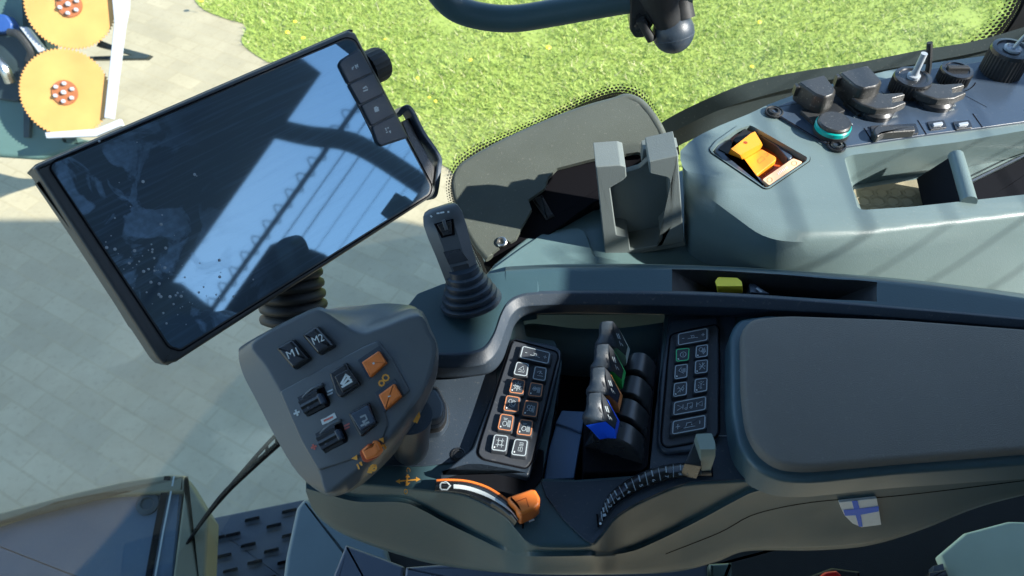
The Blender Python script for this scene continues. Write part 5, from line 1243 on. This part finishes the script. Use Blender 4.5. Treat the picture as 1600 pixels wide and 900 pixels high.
mb = MB(); mb.chip(ty, [(984, -10), (1040, -10), (1032, 20), (1018, 44), (1006, 60), (992, 60), (984, 48)], .012, -.008, .002, 'gloss', 3); mk('clamp_plate', mb, t)
mb = MB(); mb.tube([ty.at(1000, 30, .016), ty.at(1018, 62, .018)], .004, 'rubber', 12); mb.lathe(ty.at(1002, 38, .013), Vector((0, -1, 0)), [(.006, 0), (.006, .004), (.004, .005), (0, .005)], 'gloss', 6)
mb.tube([ty.at(1060, -10, .0), ty.at(1068, 30, .01)], .010, 'rubber', 12); mk('bolt', mb, t)

# ============================================================ wiper on the windscreen
wp = [(470, 662), (433, 695), (393, 731), (353, 769), (318, 812), (284, 862)]
t = thing('wiper', onglass(370, 770), 'long black windscreen wiper blade pointing down to the mudguard', 'wiper')
W = [onglass(a, b, -.01) for a, b in cr(wp, 5)]
mb = MB(); mb.tube(W, [.0055 if i < len(W)*.6 else .0055*(1-(i/len(W)-.6)*1.6) for i in range(len(W))], 'line', 8); mk('blade', mb, t)
W2 = [onglass(a, b, -.018) for a, b in cr([(446, 668), (427, 684), (400, 713), (374, 743), (355, 765)], 5)]
mb = MB(); mb.tube(W2, .0034, 'line', 8)
for i in range(1, 16, 3): mb.tube([W2[i], W[min(len(W)-1, 3+int(i*.62))]], .003, 'line', 6)
mk('arm_links', mb, t)
if 0: W3 = [onglass(a, b, -.014) for a, b in [(690, 400), (660, 440), (624, 476), (600, 500)]]


# ============================================================ things along the bottom edge
t = MB(); t.chip(H(-.28), [(462, 792), (476, 776), (520, 800), (600, 840), (640, 990), (430, 990), (445, 870)], 0, -.03, .006, 'pillar', 6); mk('floor_sill', t, None, 'smooth blue-grey floor sill under the armrest front, beside the step plate', 'sill')
t = MB(); t.chip(H(-.2), [(540, 850), (600, 872), (632, 884), (618, 990), (500, 990), (520, 900)], 0, -.03, .003, 'hood', 3); mk('floor_cover', t, None, 'dark blue-grey floor cover left of the seam under the armrest', 'floor cover')
t = MB(); t.chip(H(-.19), [(634, 885), (700, 880), (1106, 870), (1108, 990), (622, 990)], 0, -.03, .003, 'hood', 2); mk('seat_base', t, None, 'dark blue-grey seat base right of the seam under the armrest', 'seat base')  # blue-grey base of the seat
t = MB(); t.chip(H(-.30), [(560, 800), (1108, 790), (1800, 700), (1800, 1050), (500, 1050)], 0, -.05, .003, 'seat', 2); mk('cab_floor', t, kind='structure')
t = MB(); t.chip(H(-.21), [(1108, 880), (1144, 878), (1148, 960), (1108, 960)], 0, -.03, .003, 'shelf', 2); mk('seat_bracket', t, None, 'narrow grey-green bracket block at the bottom edge beside the red latch', 'bracket')
t = thing('red_latch', U(1290, 900, -.2), 'bright red belt-buckle-like latch in a dark holder at the bottom edge', 'latch')
t['label'] = 'bright red latch in a dark holder at the bottom edge'
mb = MB(); mb.chip(H(-.19), [(1280, 900), (1290, 892), (1308, 890), (1316, 898), (1320, 930), (1276, 930)], 0, -.02, .003, 'red', 3); mk('button', mb, t)
mb = MB(); mb.chip(H(-.2), [(1250, 905), (1300, 886), (1345, 892), (1350, 940), (1250, 940)], 0, -.03, .003, 'rubber', 3); mk('holder', mb, t)
t = MB(); t.chip(H(-.24), [(1468, 866), (1508, 832), (1576, 814), (1680, 816), (1700, 990), (1480, 990), (1478, 890)], 0, -.01, .003, 'mint', 3); mk('pale_mat', t, None, 'pale green cloth-like sheet in the lower right corner', 'sheet')
t = MB(); t.chip(H(-.235), [(1458, 884), (1474, 880), (1480, 905), (1458, 905)], .0, -.01, .001, 'panel', 0); t.chip(H(-.23), [(1452, 894), (1478, 890), (1482, 900), (1452, 904)], .0, -.008, .001, 'gloss', 1); mk('cable_plug', t, None, 'small ridged plug at the edge of the pale sheet', 'plug')

# flag sticker on the armrest side
FS = [(1311, 785), (1370, 779), (1374, 800), (1377, 820), (1346, 824), (1332, 818), (1320, 806), (1315, 796)]
fpnl = Pl(onside(1345, 800), ((onside(1375, 800)-onside(1315, 800)).cross(onside(1345, 820)-onside(1345, 785))))
if fpnl.n.dot(CAM-fpnl.p) < 0: fpnl = Pl(fpnl.p, -fpnl.n)
mb = MB(); mb.chip(fpnl, FS, .0025, .0005, .0002, 'flagw', .8)
mb.poly([fpnl.at(a, b, .0027) for a, b in [(1331, 783), (1340, 782), (1344, 798), (1348, 823), (1342, 823), (1336, 802)]], 'flagb')
mb.poly([fpnl.at(a, b, .0028) for a, b in [(1318, 797), (1340, 795), (1373, 791), (1373, 799), (1342, 805), (1320, 806)]], 'flagb')
mk('flag_sticker', mb, None, 'worn white sticker with a blue cross, peeling on the armrest side', 'sticker')

# ============================================================ rest of the cab behind the camera (shade and reflections)
def box_thing(name, lo, hi, m, lab, cat, bev=.03):
    lo, hi = Vector(lo), Vector(hi); c = (lo+hi)/2; h = (hi-lo)/2
    mb = MB(); mb.box(c, Vector((h.x, 0, 0)), Vector((0, h.y, 0)), Vector((0, 0, h.z)), m, min(bev, min(h)*.6)); return mk(name, mb, None, lab, cat)

seatb = box_thing('shade_seat_back', (.52, -.80, -.25), (.68, -.12, .39), 'seat', 'dark fabric driver seat backrest set out of view to shade the armrest', 'seat', .05)  # unseen backrest, placed and sized to keep sun off the armrest
rc = thing('tractor_cab', (1.05, -.2, .3), 'dark lined tractor cab roof and rear window frame around the seat', 'cab')
def bx_(name, lo, hi, m, bev=.02):
    lo, hi = Vector(lo), Vector(hi); c = (lo+hi)/2; h = (hi-lo)/2
    mb = MB(); mb.box(c, Vector((h.x, 0, 0)), Vector((0, h.y, 0)), Vector((0, 0, h.z)), m, min(bev, min(h)*.6)); return mk(name, mb, rc)
bx_('roof', (-.75, -1.5, .98), (1.02, .45, 1.08), 'liner')
bx_('rear_header', (1.025, -1.5, .815), (1.10, .17, 1.08), 'liner')
bx_('rear_shade_panel', (1.03, -1.5, -1.2), (1.10, .40, .30), 'liner')  # unseen panel added under the window to shade the paving
bx_('door_shade_panel', (-.75, -1.15, -1.2), (1.02, -1.08, .60), 'liner')  # unseen panel added to cut the light on the armrest's near side
bx_('window_frame', (1.03, -1.5, .305), (1.10, -.50, .81), 'liner')
mb = MB(); mb.tube(cr([Vector((1.05, -.03, .84)), Vector((1.05, .02, .72)), Vector((1.05, .08, .59)), Vector((1.05, .10, .35)), Vector((1.05, .12, .2))], 6), .026, 'liner', 20); mk('rear_pillar', mb, rc)
mb = MB(); mb.tube([Vector((1.07, -.5, .665)), Vector((1.07, .2, .665))], .0065, 'wires', 10); mk('window_bar', mb, rc)
mb = MB(); mb.tube(cr([Vector((1.065, -.5+.7*k/28, .668+(.022 if k % 2 else -.020))) for k in range(29)], 5), .0016, 'wires', 6); mk('cable', mb, rc)
for z_ in (.62, .58, .53, .48, .43, .38):
    mb = MB(); mb.tube([Vector((1.075, -.5, z_)), Vector((1.075, .2, z_+.004))], .0017 if z_ > .55 else .0009, 'wires', 6); mk('heating_wire', mb, rc)
t = thing('rear_wheel', (2.25, .75, -1.9), 'big rear tractor tyre beside the cab throwing shade on the paving', 'wheel')
mb = MB(); R_ = 1.04
mb.lathe(Vector((2.25, .48, -.85)), Vector((0, 1, 0)), [(.45, 0), (R_*.93, .0), (R_, .06), (R_, .50), (R_*.93, .56), (.45, .56)], 'tyre', 72, .02); mk('tyre', mb, t)
mb = MB(); mb.lathe(Vector((2.25, .52, -.85)), Vector((0, 1, 0)), [(0, 0), (.46, 0), (.46, .46), (.3, .3), (0, .3)], 'whitebar', 40); mk('rim', mb, t)
mb = MB(); mb.box(Vector((2.0, .69, -.30)), Vector((.90, 0, 0)), Vector((0, .32, 0)), Vector((0, 0, .85)), 'hood', .08); mk('rear_shade_box', mb, t)  # unseen box added to close the shadow on the paving
